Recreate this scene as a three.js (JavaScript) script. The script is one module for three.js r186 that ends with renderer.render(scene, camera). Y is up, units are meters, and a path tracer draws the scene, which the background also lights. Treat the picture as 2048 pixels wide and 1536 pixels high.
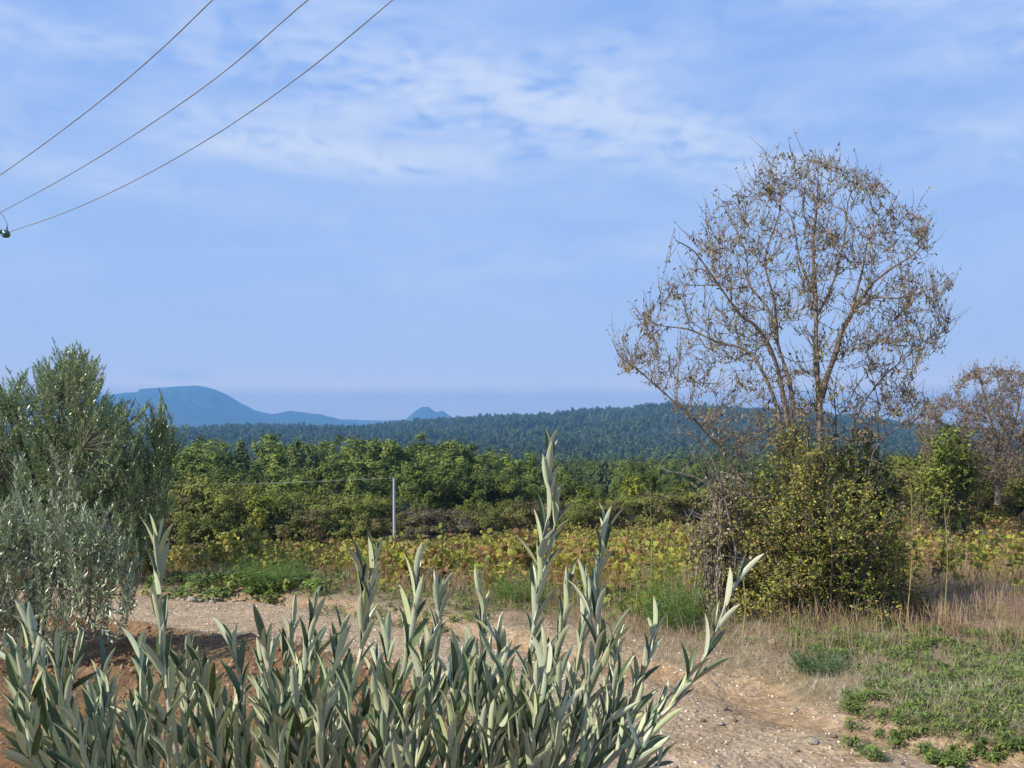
import * as THREE from 'three';
import { createNoise2D, createNoise3D } from 'simplex-noise';

// ---------------------------------------------------------------- camera, sky, sun, exposure
const scene = new THREE.Scene();
const F = 2100, HORIZON = 850, EYE = 1.7;                 // lens in pixels of a 2048 x 1536 picture
const PITCH = Math.atan((HORIZON - 768) / F);
const camera = new THREE.PerspectiveCamera(2 * Math.atan(768 / F) * 180 / Math.PI, 4 / 3, 0.05, 40000);
camera.position.set(0, EYE, 0);
camera.rotation.x = PITCH;
const renderer = new THREE.WebGLRenderer({ antialias: true });
renderer.toneMapping = THREE.LinearToneMapping;
renderer.toneMappingExposure = 1.3;
renderer.shadowMap.enabled = true;
renderer.setSize(1024, 768);

const HAZE = 0.00028;                                       // per metre
const SUN_AZ = 120 * Math.PI / 180, SUN_EL = 38 * Math.PI / 180;   // to the left and behind the camera
const sunDir = new THREE.Vector3(-Math.sin(SUN_AZ) * Math.cos(SUN_EL), Math.sin(SUN_EL), -Math.cos(SUN_AZ) * Math.cos(SUN_EL));
const sun = new THREE.DirectionalLight(new THREE.Color(1, 0.93, 0.82), 4.8);
sun.position.copy(sunDir).multiplyScalar(80);
sun.castShadow = true;
sun.shadow.mapSize.set(4096, 4096);
Object.assign(sun.shadow.camera, { left: -60, right: 60, top: 60, bottom: -60, near: 1, far: 250 });
scene.add(sun, sun.target);

// ---------------------------------------------------------------- small tools
function mulberry(a) { return () => { a = (a + 0x6d2b79f5) | 0; let t = Math.imul(a ^ (a >>> 15), 1 | a); t = (t + Math.imul(t ^ (t >>> 7), 61 | t)) ^ t; return ((t ^ (t >>> 14)) >>> 0) / 4294967296; }; }
let R = mulberry(11);
const rnd = (a = 1, b) => b === undefined ? R() * a : a + R() * (b - a);
const gauss = () => (R() + R() + R() + R() - 2) * 1.0;
const pick = (a) => a[Math.floor(R() * a.length) % a.length];
const V = (x, y, z) => new THREE.Vector3(x, y, z);
const clamp = (x, a, b) => Math.min(b, Math.max(a, x));
const sstep = (a, b, x) => { const t = clamp((x - a) / (b - a), 0, 1); return t * t * (3 - 2 * t); };
const mix = (a, b, t) => a + (b - a) * t;
const mix3 = (a, b, t) => [mix(a[0], b[0], t), mix(a[1], b[1], t), mix(a[2], b[2], t)];
const lin = (r, g, b) => { const f = (c) => { c /= 255; return c <= 0.04045 ? c / 12.92 : ((c + 0.055) / 1.055) ** 2.4; }; return [f(r), f(g), f(b)]; };
const table = (t, x) => { if (x <= t[0][0]) return t[0][1]; for (let i = 1; i < t.length; i++) if (x <= t[i][0]) { const u = (x - t[i - 1][0]) / (t[i][0] - t[i - 1][0]); return mix(t[i - 1][1], t[i][1], u); } return t[t.length - 1][1]; };
const n2 = createNoise2D(mulberry(5)), n2b = createNoise2D(mulberry(6)), n3 = createNoise3D(mulberry(7));
const fbm = (x, y, o = 4, f = n2) => { let s = 0, a = 0.5; for (let i = 0; i < o; i++, x *= 2.03, y *= 2.03, a *= 0.5) s += a * f(x, y); return s; };
const fbm3 = (x, y, z, o = 4) => { let s = 0, a = 0.5; for (let i = 0; i < o; i++, x *= 2.03, y *= 2.03, z *= 2.03, a *= 0.5) s += a * n3(x, y, z); return s; };
const CP = Math.cos(PITCH), SP = Math.sin(PITCH);
// a point d metres ahead in the direction of a picture position, and back
function at(px, py, d) { const x = (px - 1024) / F, y = -(py - 768) / F; const wy = y * CP + SP, wz = y * SP - CP; const k = d / -wz; return V(x * k, EYE + wy * k, -d); }
function seen(p) { const y = p.y - EYE, z = p.z, cy = y * CP + z * SP, cz = -y * SP + z * CP; return cz > -0.05 ? null : [1024 + p.x / -cz * F, 768 - cy / -cz * F, -cz]; }
function inFrame(p, m = 0) { const s = seen(p); return s && s[0] > -m && s[0] < 2048 + m && s[1] > -m && s[1] < 1536 + m ? s : null; }

// ---------------------------------------------------------------- sky: air and thin cirrus
{
  const W = 3072, H = 1536, data = new Float32Array(W * H * 4);
  const lit = (r, g, b) => lin(r, g, b).map((e) => e / 1.3), stops = [[0, lit(166, 193, 230)], [3, lit(158, 193, 236)], [9, lit(155, 192, 242)], [20, lit(143, 183, 243)], [45, lit(112, 158, 226)], [90, lit(92, 140, 215)]];
  // the low air is drawn by the haze; the sky behind it is as bright as it must be for the pale horizon
  const behind = (c, el) => { const od = HAZE * Math.min(6300, 240 / Math.tan(Math.max(el, 0.5) / 57.3)), e = Math.exp(-od); return c.map((v, k) => clamp((v - (1 - e) * [0.125, 0.31, 0.58][k]) / e, v, v * 5)); };
  const blobs = [];                                       // azimuth, elevation, half sizes, tilt, strength (degrees)
  const deg = 180 / Math.PI;
  const inView = [[800, 165, 330, 60, 0.12, 0.75], [560, 300, 330, 42, 0.1, 0.6], [760, 235, 280, 50, 0.15, 0.5], [1150, 190, 190, 75, -0.35, 0.6], [1270, 275, 260, 60, 0.1, 0.7], [720, 335, 280, 30, 0.06, 0.6],
    [320, 405, 130, 24, 0, 0.32], [1760, 70, 280, 60, 0.15, 0.3], [1420, 340, 240, 42, 0.2, 0.5], [600, 40, 260, 40, 0.15, 0.3], [690, 450, 80, 22, 0.1, 0.15], [150, 150, 260, 35, 0.1, 0.25],
    [370, 755, 60, 14, 0, 0.5], [1100, 520, 500, 40, -0.12, 0.16], [1900, 330, 260, 60, 0.2, 0.25]];
  for (let k = 0; k < 7; k++) for (const [px, py, rx, ry, tilt, s] of inView) {
    const j = k ? 1 : 0;
    blobs.push([((px - 1024) / F * deg + k * 51.4 + j * rnd(-9, 9)), (HORIZON - py) / F * deg + j * rnd(-1.5, 3), rx / F * deg, ry / F * deg, tilt + j * rnd(-0.15, 0.15), s * (j ? rnd(0.5, 1) : 1)]);
  }
  for (let k = 0; k < 70; k++) blobs.push([rnd(-180, 180), rnd(27, 80), rnd(5, 14), rnd(1.5, 5), rnd(-0.3, 0.3), rnd(0.2, 0.7)]);
  for (let r = 0; r < H; r++) {
    const up = ((r + 0.5) / H - 0.5) * Math.PI, el = up * deg, y = Math.sin(up), c = Math.cos(up);
    let base = stops[0][1];
    for (let i = 1; i < stops.length; i++) if (el > stops[i - 1][0]) base = mix3(stops[i - 1][1], stops[i][1], clamp((el - stops[i - 1][0]) / (stops[i][0] - stops[i - 1][0]), 0, 1));
    base = behind(base, el);
    const row = blobs.filter((b) => Math.abs(b[1] - el) < b[3] * 3 + b[2] * 1.2);
    for (let q = 0; q < W; q++) {
      const a = ((q + 0.5) / W - 0.5) * 2 * Math.PI, x = Math.cos(a) * c, z = Math.sin(a) * c;
      let col = base;
      if (el > 0) {
        let az = (a + Math.PI / 2) * deg; if (az > 180) az -= 360;
        let m = 0;
        for (const b of row) {
          let dx = az - b[0]; dx -= 360 * Math.round(dx / 360); dx *= c; const dy = el - b[1];
          const u = (dx * Math.cos(b[4]) - dy * Math.sin(b[4])) / b[2], w = (dx * Math.sin(b[4]) + dy * Math.cos(b[4])) / b[3], d2 = u * u + w * w;
          if (d2 < 6) m += b[5] * Math.exp(-d2 * 1.1);
        }
        const wx = fbm3(x * 5, y * 9, z * 5, 3), fine = fbm3(x * 7 + wx * 0.5, y * 24 + wx * 0.6, z * 7 - wx * 0.5, 4), wide = fbm3(x * 3 + 7, y * 11, z * 3, 3), fibre = fbm3(x * 24 + wx * 2, y * 70 - wx, z * 24, 3);
        let cl = m * clamp(0.7 + fine * 1.3 + fibre * 0.7, 0.03, 1.8) + 0.17 * clamp(wide + 0.25 + fine * 0.5, 0, 1);
        cl = 1 - Math.exp(-cl * 1.6);
        col = mix3(base, lit(218, 231, 255), clamp(cl, 0, 1));
      }
      const i = (r * W + q) * 4; data[i] = col[0]; data[i + 1] = col[1]; data[i + 2] = col[2]; data[i + 3] = 1;
    }
  }
  const sky = new THREE.DataTexture(data, W, H, THREE.RGBAFormat, THREE.FloatType);
  sky.mapping = THREE.EquirectangularReflectionMapping; sky.magFilter = THREE.LinearFilter; sky.minFilter = THREE.LinearFilter; sky.needsUpdate = true;
  scene.background = sky; scene.environment = sky;
}
scene.fog = new THREE.FogExp2(new THREE.Color(0.22, 0.54, 1.0), HAZE);

// ---------------------------------------------------------------- building tools
const used = new Map();
const numbered = (n) => { const k = used.get(n) ?? 0; used.set(n, k + 1); return k ? `${n}_${String(k).padStart(3, '0')}` : n; };
function thing(name, label, category, base, group) {
  const o = new THREE.Group(); o.name = numbered(name); o.position.copy(base); o.userData = { label, category }; if (group) o.userData.group = group; scene.add(o); return o;
}
function finish(m, name, parent, kind) { m.name = parent === scene ? numbered(name) : name; m.castShadow = m.receiveShadow = true; if (kind) m.userData.kind = kind; parent.add(m); return m; }
class MB {                                                  // a mesh collected in world coordinates
  constructor() { this.p = []; this.c = []; this.i = []; this.u = []; }
  get n() { return this.p.length / 3; }
  tube(pts, rad, sides = 6, col = [1, 1, 1], close = true) {
    const up = V(0.31, 0.2, 0.93), t = V(), a = V(), b = V(), start = this.n; let L = 0;
    for (let k = 0; k < pts.length; k++) {
      t.copy(pts[Math.min(k + 1, pts.length - 1)]).sub(pts[Math.max(k - 1, 0)]).normalize();
      a.copy(up).cross(t).normalize(); b.copy(t).cross(a);
      if (k) L += pts[k].distanceTo(pts[k - 1]);
      for (let s = 0; s < sides; s++) {
        const w = s / sides * 2 * Math.PI, r = rad[k] * (1 + 0.12 * Math.sin(w * 2 + k));
        this.p.push(pts[k].x + (a.x * Math.cos(w) + b.x * Math.sin(w)) * r, pts[k].y + (a.y * Math.cos(w) + b.y * Math.sin(w)) * r, pts[k].z + (a.z * Math.cos(w) + b.z * Math.sin(w)) * r);
        this.c.push(...col); this.u.push(s / sides * 6.28 * rad[0] * 4, L);
        if (k) { const q = start + (k - 1) * sides, s2 = (s + 1) % sides; this.i.push(q + s, q + s2, q + sides + s, q + s2, q + sides + s2, q + sides + s); }
      }
    }
    if (close) { const q = start + (pts.length - 1) * sides, e = pts[pts.length - 1]; this.p.push(e.x, e.y, e.z); this.c.push(...col); this.u.push(0, L); const n = this.n - 1; for (let s = 0; s < sides; s++) this.i.push(q + s, q + (s + 1) % sides, n); }
    return this;
  }
  geo(g, m, col = [1, 1, 1]) {                              // an indexed template through a matrix
    const s = this.n, P = g.attributes.position, C = g.attributes.color, v = V();
    for (let k = 0; k < P.count; k++) { v.fromBufferAttribute(P, k).applyMatrix4(m); this.p.push(v.x, v.y, v.z); if (C) this.c.push(C.getX(k) * col[0], C.getY(k) * col[1], C.getZ(k) * col[2]); else this.c.push(...col); this.u.push(0, 0); }
    const I = g.index; for (let k = 0; k < I.count; k++) this.i.push(s + I.getX(k));
    return this;
  }
  face(pts, col) { const s = this.n; for (const v of pts) { this.p.push(v.x, v.y, v.z); this.c.push(...col); this.u.push(v.x, v.z); } for (let k = 1; k < pts.length - 1; k++) this.i.push(s, s + k, s + k + 1); return this; }
  geometry(base = V(0, 0, 0)) {
    const g = new THREE.BufferGeometry(), p = new Float32Array(this.p); for (let k = 0; k < p.length; k += 3) { p[k] -= base.x; p[k + 1] -= base.y; p[k + 2] -= base.z; }
    g.setAttribute('position', new THREE.BufferAttribute(p, 3)); g.setAttribute('color', new THREE.BufferAttribute(new Float32Array(this.c), 3)); g.setAttribute('uv', new THREE.BufferAttribute(new Float32Array(this.u), 2));
    g.setIndex(this.i); g.computeVertexNormals(); return g;
  }
  build(name, mat, parent, kind) { return finish(new THREE.Mesh(this.geometry(parent === scene ? undefined : parent.position), mat), name, parent, kind); }
}
function noiseTexture(size, f, srgb = true) {
  const d = new Uint8Array(size * size * 4);
  for (let y = 0; y < size; y++) for (let x = 0; x < size; x++) { const c = f(x / size, y / size), i = (y * size + x) * 4; d[i] = clamp(c[0], 0, 255); d[i + 1] = clamp(c[1], 0, 255); d[i + 2] = clamp(c[2], 0, 255); d[i + 3] = 255; }
  const t = new THREE.DataTexture(d, size, size); t.wrapS = t.wrapT = THREE.RepeatWrapping; t.magFilter = THREE.LinearFilter; t.minFilter = THREE.LinearMipmapLinearFilter; t.generateMipmaps = true; if (srgb) t.colorSpace = THREE.SRGBColorSpace; t.needsUpdate = true; return t;
}
const tile3 = (u, v, r, o = 4, s = 0) => { const a = u * 2 * Math.PI, b = v * 2 * Math.PI, k = r / (2 * Math.PI); let t = 0, w = 0.5, q = k; for (let i = 0; i < o; i++, w *= 0.5, q *= 2) t += w * (n3(Math.cos(a) * q + s, Math.sin(a) * q, Math.cos(b) * q + Math.sin(b) * q * 1.7) + n3(Math.sin(b) * q + 9 + s, Math.cos(b) * q, Math.sin(a + 1) * q * 1.3)) * 0.7; return t; };
const barkBump = noiseTexture(256, (u, v) => { const h = 128 + 150 * tile3(u * 1, v, 14, 4) + 40 * Math.sin(u * 40 + 6 * tile3(u, v, 5, 2)); return [h, h, h]; }, false);
const barkMap = noiseTexture(256, (u, v) => { const h = 200 + 90 * tile3(u, v, 12, 4); return [h, h, h]; });
const bark = (r, g, b) => new THREE.MeshStandardMaterial({ color: new THREE.Color(r, g, b), roughness: 0.95, map: barkMap, bumpMap: barkBump, bumpScale: 0.006, vertexColors: true });
const leafMat = (through = 0.3, rough = 0.75, col = [1, 1, 1], shine = 0.35) => new THREE.MeshPhysicalMaterial({ color: new THREE.Color(...col), vertexColors: true, roughness: rough, transmission: through, thickness: 0, specularIntensity: shine, side: THREE.DoubleSide });
// a lance-shaped leaf along +y, upper face +z; two faces with colours of their own
function leafGeo(segs, top, bot, { fold = 0.25, bend = 0.12, peak = 0.5, mid = true, thick = 0.006, rib, blunt = 0.75 } = {}) {
  const m = new MB(), cols = mid ? [-1, 0, 1] : [-1, 1];
  for (const side of [1, -1]) {
    const col = side > 0 ? top : bot, rows = [];
    for (let k = 0; k <= segs; k++) {
      const t = k / segs, e = peak > 0.5 ? t ** (Math.log(0.5) / Math.log(peak)) : t, w = k === 0 ? 0.1 : k === segs ? 0.03 : Math.sin(Math.PI * e) ** blunt, ids = [];
      for (const c of cols) { ids.push(m.n); const x = c * 0.5 * w; m.p.push(x, t, Math.abs(c) * w * 0.5 * fold * 0.2 - bend * t * t + side * thick * 0.5); m.c.push(...(c === 0 && rib ? rib : col)); m.u.push(0, 0); }
      rows.push(ids);
    }
    for (let k = 0; k < segs; k++) for (let c = 0; c < cols.length - 1; c++) { const [a, b] = [rows[k][c], rows[k][c + 1]], [d, e] = [rows[k + 1][c], rows[k + 1][c + 1]]; side > 0 ? m.i.push(a, b, d, b, e, d) : m.i.push(a, d, b, b, d, e); }
  }
  return m.geometry();
}
const basis = (p, dir, normal, L, W) => { const y = dir.clone().normalize(), x = y.clone().cross(normal).normalize(), z = x.clone().cross(y); return new THREE.Matrix4().makeBasis(x.multiplyScalar(W), y.multiplyScalar(L), z.multiplyScalar(L)).setPosition(p); };
// leaves as records {m, v, c, n (material)}: those that show largest become meshes of their own, the rest one part
function foliage(o, recs, geos, mats, most, { name = 'leaf', rest = 'foliage', instanced = true, partMats = mats } = {}) {
  const back = new THREE.Matrix4().makeTranslation(-o.position.x, -o.position.y, -o.position.z), p = V();
  for (const r of recs) { p.setFromMatrixPosition(r.m); const s = inFrame(p, 10); r.size = s ? r.L / s[2] : 0; }
  const order = recs.slice().sort((a, b) => b.size - a.size), own = order.slice(0, most).filter((r) => r.size > 0), other = order.slice(own.length);
  for (const r of own) { const m = new THREE.Mesh(geos[r.v % geos.length], partMats[(r.k ?? 0) % partMats.length]); const q = back.clone().multiply(r.m); q.decompose(m.position, m.quaternion, m.scale); finish(m, name, o); }
  if (!other.length) return;
  if (instanced) {
    const im = new THREE.InstancedMesh(geos[0], mats[0], other.length), c = new THREE.Color();
    other.forEach((r, i) => { im.setMatrixAt(i, back.clone().multiply(r.m)); im.setColorAt(i, c.setRGB(...r.c)); });
    finish(im, rest, o, 'stuff');
  } else { const b = new MB(); for (const r of other) b.geo(geos[r.v % geos.length], r.m, r.c); b.build(rest, mats[0], o, 'stuff'); }
}
const curve = (pts, n = 12) => new THREE.CatmullRomCurve3(pts, false, 'centripetal').getPoints(n);

// ---------------------------------------------------------------- terrain
const ridgeSky = [[-900, 858], [0, 858], [340, 860], [480, 853], [560, 852], [640, 856], [720, 857], [800, 846], [940, 838], [1080, 833], [1150, 824], [1200, 820], [1250, 821], [1300, 813], [1400, 815], [1520, 821], [1660, 831], [1830, 849], [2048, 868], [2900, 880]];
const mountSky = [[-1500, 845], [-400, 815], [0, 800], [200, 789], [225, 788], [250, 784], [274, 783], [280, 776], [330, 773], [390, 769], [420, 774], [450, 786], [480, 804], [510, 820], [545, 828], [580, 821], [640, 828], [700, 843], [740, 849], [790, 845], [860, 850], [1100, 858], [3000, 862]];
const trackR = [[3, 5.6], [5.53, 2.75], [6.05, 2.24], [6.5, 1.9], [7.2, 1.63], [7.6, 1.11], [8.5, 0.31], [9.5, -0.7], [10.7, -1.95], [11.4, -3.9], [13, -8], [16, -16]];
const trackL = [[3, 1.6], [5.2, 0.19], [6.26, -0.22], [7.14, -0.59], [7.8, -1.2], [8.4, -1.86], [9.04, -3.1], [9.8, -4.6], [11, -8], [13, -16]];
function wide(x, d) {                                       // the lie of the land, without small relief
  const px = 1024 + x / Math.max(d, 1) * F;
  let h = table([[10, 0], [11.5, -0.1], [14, -0.42], [20, -1.08], [36, -2.58], [48, -3.7], [80, -6.6], [170, -12], [360, -20], [650, -21], [1e5, -21]], d);
  h += sstep(10, 36, d) * clamp(x * 0.068, -1.6, 2.2) * (1 - sstep(60, 140, d));
  if (d > 560) {                                            // wooded ridge
    const crest = EYE + (HORIZON - table(ridgeSky, px)) * 1500 / F - 6.5;
    h += d < 1500 ? (crest + 21) * sstep(560, 1500, d) ** 0.9 : (crest + 21) * (1 - sstep(1500, 3000, d));
    h += fbm(x * 0.004, d * 0.004, 3) * 9 * sstep(560, 900, d) * (1 - sstep(1150, 1450, d));
  }
  return h;
}
const inTrack = (x, d) => { const j = 0.16 * n2(x * 0.9, d * 0.9) + 0.07 * n2(x * 4, d * 4); return [x - table(trackL, d) + j, table(trackR, d) - x + j]; };
function H(x, z) {
  const d = -z, r = Math.hypot(x, d);
  let h = d > 0 ? wide(x, d) : 0;
  if (r < 60) {
    const [l, rr] = inTrack(x, d);
    const soil = sstep(0.05, -0.3, l) * (d > 2 ? 1 : 0), track = sstep(-0.05, 0.25, Math.min(l, rr));
    h += 0.035 * fbm(x * 0.8, d * 0.8, 3) + 0.008 * fbm(x * 9, d * 9, 3);
    h += soil * (0.07 * Math.sin((d * 1.0 + x * 0.22) * 5.2 + 1.5 * n2(x * 0.7, d * 0.7)) + 0.035 * fbm(x * 5, d * 5, 4));
    h -= track * 0.03;
    h -= 0.05 * Math.exp(-(((rr - 0.38) / 0.2) ** 2)) * sstep(0, 0.3, l);         // wheel rut along the far edge
    h += sstep(0.1, -0.5, rr) * 0.05;
  }
  return h;
}
const ground1 = (x, z) => V(x, H(x, z), z);
{
  const rings = []; let r = 0.6;
  while (r < 6250) { rings.push(r); r *= r < 3 ? 1.08 : r < 13 ? 1.0085 : r < 50 ? 1.016 : r < 3000 ? 1.03 : 1.12; }
  const ang = []; for (let a = -180; a < -46; a += 6) ang.push(a); for (let a = -46; a < 46; a += 0.24) ang.push(a); for (let a = 46; a <= 180; a += 6) ang.push(Math.min(a, 180)); if (ang[ang.length - 1] < 180) ang.push(180);
  const p = [], c = [], u = [], idx = [], A = ang.length;
  const pale = [0.5, 0.37, 0.235], sand = [0.4, 0.265, 0.14], soilC = [0.205, 0.112, 0.045], verge = [0.37, 0.28, 0.17], field = [0.3, 0.195, 0.115], wood = [0.05, 0.065, 0.02];
  for (const rr of rings) for (const a of ang) {
    const x = Math.sin(a * Math.PI / 180) * rr, z = -Math.cos(a * Math.PI / 180) * rr, d = -z;
    p.push(x, H(x, z), z); u.push(x / 3, z / 3);
    let col = field;
    if (rr < 60) {
      const [l, q] = inTrack(x, d), s = fbm(x * 1.1 + 3, d * 1.1, 4, n2b);
      const vg = mix3(verge, field, sstep(-0.15, -1.1, q));
      const rut = Math.exp(-(((q - 0.42 + 0.12 * s) / 0.26) ** 2)) * sstep(-9, 0.2, l);
      let tr = mix3(pale, sand, clamp(rut * 0.95 + 0.5 * sstep(0.05, 0.45, s), 0, 1));
      tr = mix3(tr, pale, sstep(0.1, 0.4, -s) * 0.5);
      col = mix3(vg, tr, sstep(-0.12, 0.12, q));
      col = mix3(mix3(soilC, sand, clamp(0.1 + s, 0, 0.4)), col, sstep(-0.2, 0.35, l));
      const v = 1 + 0.22 * fbm(x * 7, d * 7, 3); col = col.map((e) => e * v);
    } else col = mix3(field, wood, sstep(48, 70, rr));
    if (rr > 200) { const v = 1 + 0.5 * fbm(x * 0.02, d * 0.02, 4); col = col.map((e) => e * v); }
    c.push(...col);
  }
  for (let k = 0; k < rings.length - 1; k++) for (let s = 0; s < A - 1; s++) { const q = k * A + s; idx.push(q, q + A, q + 1, q + 1, q + A, q + A + 1); }
  const mid = p.length / 3; p.push(0, 0, 0); c.push(...soilC); u.push(0, 0); for (let s = 0; s < A - 1; s++) idx.push(mid, s, s + 1);
  const g = new THREE.BufferGeometry(); g.setAttribute('position', new THREE.Float32BufferAttribute(p, 3)); g.setAttribute('color', new THREE.Float32BufferAttribute(c, 3)); g.setAttribute('uv', new THREE.Float32BufferAttribute(u, 2)); g.setIndex(idx); g.computeVertexNormals();
  const cells = mulberry(31), pts = Array.from({ length: 2600 }, () => [cells(), cells(), cells(), cells()]), grid = new Map();
  pts.forEach((q) => { const k = Math.floor(q[0] * 50) + ',' + Math.floor(q[1] * 50); (grid.get(k) ?? grid.set(k, []).get(k)).push(q); });
  const grit = (x, y) => { let b = 0, t = 0.5; const gx = Math.floor(x * 50), gy = Math.floor(y * 50); for (let i = -1; i <= 1; i++) for (let j = -1; j <= 1; j++) for (const q of grid.get(((gx + i + 50) % 50) + ',' + ((gy + j + 50) % 50)) ?? []) { let dx = Math.abs(x - q[0]), dy = Math.abs(y - q[1]); dx = Math.min(dx, 1 - dx); dy = Math.min(dy, 1 - dy); const rad = 0.003 + 0.009 * q[2] ** 3, e = 1 - (dx * dx + dy * dy) / (rad * rad); if (e > b) { b = e; t = q[3]; } } return [b, t]; };
  const hgt = [], S = 1024;
  const map = noiseTexture(S, (x, y) => { const n = tile3(x, y, 60, 5), w = tile3(x, y, 9, 3, 4), [b, t] = grit(x, y); hgt.push(clamp(110 + 120 * n + 110 * Math.sqrt(b), 0, 255)); const s = b > 0.05 ? 40 * (t - 0.35) : 0; const e = 214 + 60 * n + 22 * w + s; return [e + 2, e, e - 4 + (b > 0.05 ? 10 * t : 0)]; });
  let hi = 0; const bump = noiseTexture(S, () => { const h = hgt[hi++]; return [h, h, h]; }, false);
  const ground = new THREE.Mesh(g, new THREE.MeshStandardMaterial({ vertexColors: true, map, bumpMap: bump, bumpScale: 0.014, roughness: 1 }));
  finish(ground, 'ground', scene, 'structure');
}
// far mountains as bodies with a front and a back slope
function mountain(name, label, sky, dist, from, to, step, col, depth, rough) {
  const xs = []; for (let x = from; x <= to; x += step) xs.push(x);
  const rows = 34, p = [], c = [], i = [], u = [];
  for (let k = 0; k < rows; k++) { const t = k / (rows - 1), d = dist + (t - 0.62) * depth; const prof = t < 0.62 ? (t / 0.62) ** 1.25 : Math.max(0, 1 - ((t - 0.62) / 0.38) ** 1.4);
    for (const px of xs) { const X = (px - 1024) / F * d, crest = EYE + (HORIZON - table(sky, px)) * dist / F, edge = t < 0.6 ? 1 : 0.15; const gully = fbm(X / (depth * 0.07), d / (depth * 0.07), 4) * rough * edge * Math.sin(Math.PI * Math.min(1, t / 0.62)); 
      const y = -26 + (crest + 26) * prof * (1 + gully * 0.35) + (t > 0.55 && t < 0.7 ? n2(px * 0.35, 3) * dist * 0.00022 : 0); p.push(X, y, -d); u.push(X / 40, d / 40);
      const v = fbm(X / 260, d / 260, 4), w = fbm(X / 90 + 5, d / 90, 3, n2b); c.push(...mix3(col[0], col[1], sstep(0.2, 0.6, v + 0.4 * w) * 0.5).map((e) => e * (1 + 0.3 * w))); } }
  const A = xs.length; for (let k = 0; k < rows - 1; k++) for (let s = 0; s < A - 1; s++) { const q = k * A + s; i.push(q, q + 1, q + A, q + 1, q + A + 1, q + A); }
  const g = new THREE.BufferGeometry(); g.setAttribute('position', new THREE.Float32BufferAttribute(p, 3)); g.setAttribute('color', new THREE.Float32BufferAttribute(c, 3)); g.setAttribute('uv', new THREE.Float32BufferAttribute(u, 2)); g.setIndex(i); g.computeVertexNormals();
  const m = finish(new THREE.Mesh(g, new THREE.MeshStandardMaterial({ vertexColors: true, roughness: 1 })), name, scene, 'structure'); m.userData.label = label; return m;
}
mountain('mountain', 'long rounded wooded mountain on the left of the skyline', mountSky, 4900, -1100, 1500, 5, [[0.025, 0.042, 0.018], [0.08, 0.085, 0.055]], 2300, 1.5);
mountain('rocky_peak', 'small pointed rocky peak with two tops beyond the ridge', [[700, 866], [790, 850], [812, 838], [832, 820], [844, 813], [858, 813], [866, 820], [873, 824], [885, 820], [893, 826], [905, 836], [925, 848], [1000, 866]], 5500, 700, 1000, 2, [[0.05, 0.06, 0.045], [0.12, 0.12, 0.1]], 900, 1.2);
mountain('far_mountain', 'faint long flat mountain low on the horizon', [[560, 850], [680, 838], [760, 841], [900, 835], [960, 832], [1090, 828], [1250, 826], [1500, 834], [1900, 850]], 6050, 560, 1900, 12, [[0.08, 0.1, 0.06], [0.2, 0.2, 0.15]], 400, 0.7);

// ---------------------------------------------------------------- trees and shrubs of the middle distance
// a crown of leaf faces gathered in clumps over an uneven, lobed volume (unit: radius 1, height from 0)
function crownFaces(mb, { rx = 1, ry = 1, cy = 0, clumps = 40, per = 60, size = 0.09, clump = 0.3, cols, lobes = 5, lobeLow = -0.2, low = -0.75, taper = 0, open = 0, twist = 0 }) {
  const lob = []; for (let k = 0; k < lobes; k++) lob.push([V(gauss() * 0.45, rnd(lobeLow, 0.75), gauss() * 0.45), rnd(0.45, 0.72)]);
  const dir = V(), c = V(), p = V(), n = V(), a = V(), b = V(), out = V();
  for (let k = 0; k < clumps; k++) {
    const [lc, lr] = pick(lob);
    do dir.set(gauss(), gauss() + 0.25, gauss()).normalize(); while (dir.y < low);
    c.copy(dir).multiplyScalar(lr * rnd(0.55, 1.05)).add(lc);
    const shrink = 1 - taper * clamp((c.y + 1) / 2, 0, 1);
    c.x *= shrink; c.z *= shrink;
    if (open && R() < open) continue;
    const tone = pick(cols), bright = rnd(0.78, 1.2), cs = clump * rnd(0.6, 1.25);
    for (let q = 0; q < per; q++) {
      out.set(gauss(), gauss() * 0.85, gauss()).multiplyScalar(0.62);
      p.copy(out).multiplyScalar(cs).add(c);
      n.copy(out).addScaledVector(dir, 0.5).add(V(gauss() * 0.5, gauss() * 0.5 + 0.3, gauss() * 0.5)).normalize();
      a.set(gauss(), gauss(), gauss()).cross(n).normalize(); b.copy(n).cross(a);
      const s = size * rnd(0.6, 1.3), w = s * rnd(0.4, 0.65), v = bright * rnd(0.75, 1.25), col = tone.map((e) => e * v);
      p.x *= rx; p.z *= rx; p.y = p.y * ry + cy;
      mb.face([p.clone().addScaledVector(a, -s), p.clone().addScaledVector(b, -w).addScaledVector(n, s * 0.12), p.clone().addScaledVector(a, s), p.clone().addScaledVector(b, w).addScaledVector(n, s * 0.12)], col);
    }
  }
}
const woodDark = bark(0.11, 0.085, 0.065), woodGrey = bark(0.24, 0.2, 0.165), woodOlive = bark(0.6, 0.58, 0.46), oliveShoot = bark(0.85, 0.84, 0.62), woodAlmond = bark(0.36, 0.285, 0.22);
const greenery = leafMat(0.3, 0.8);
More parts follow.
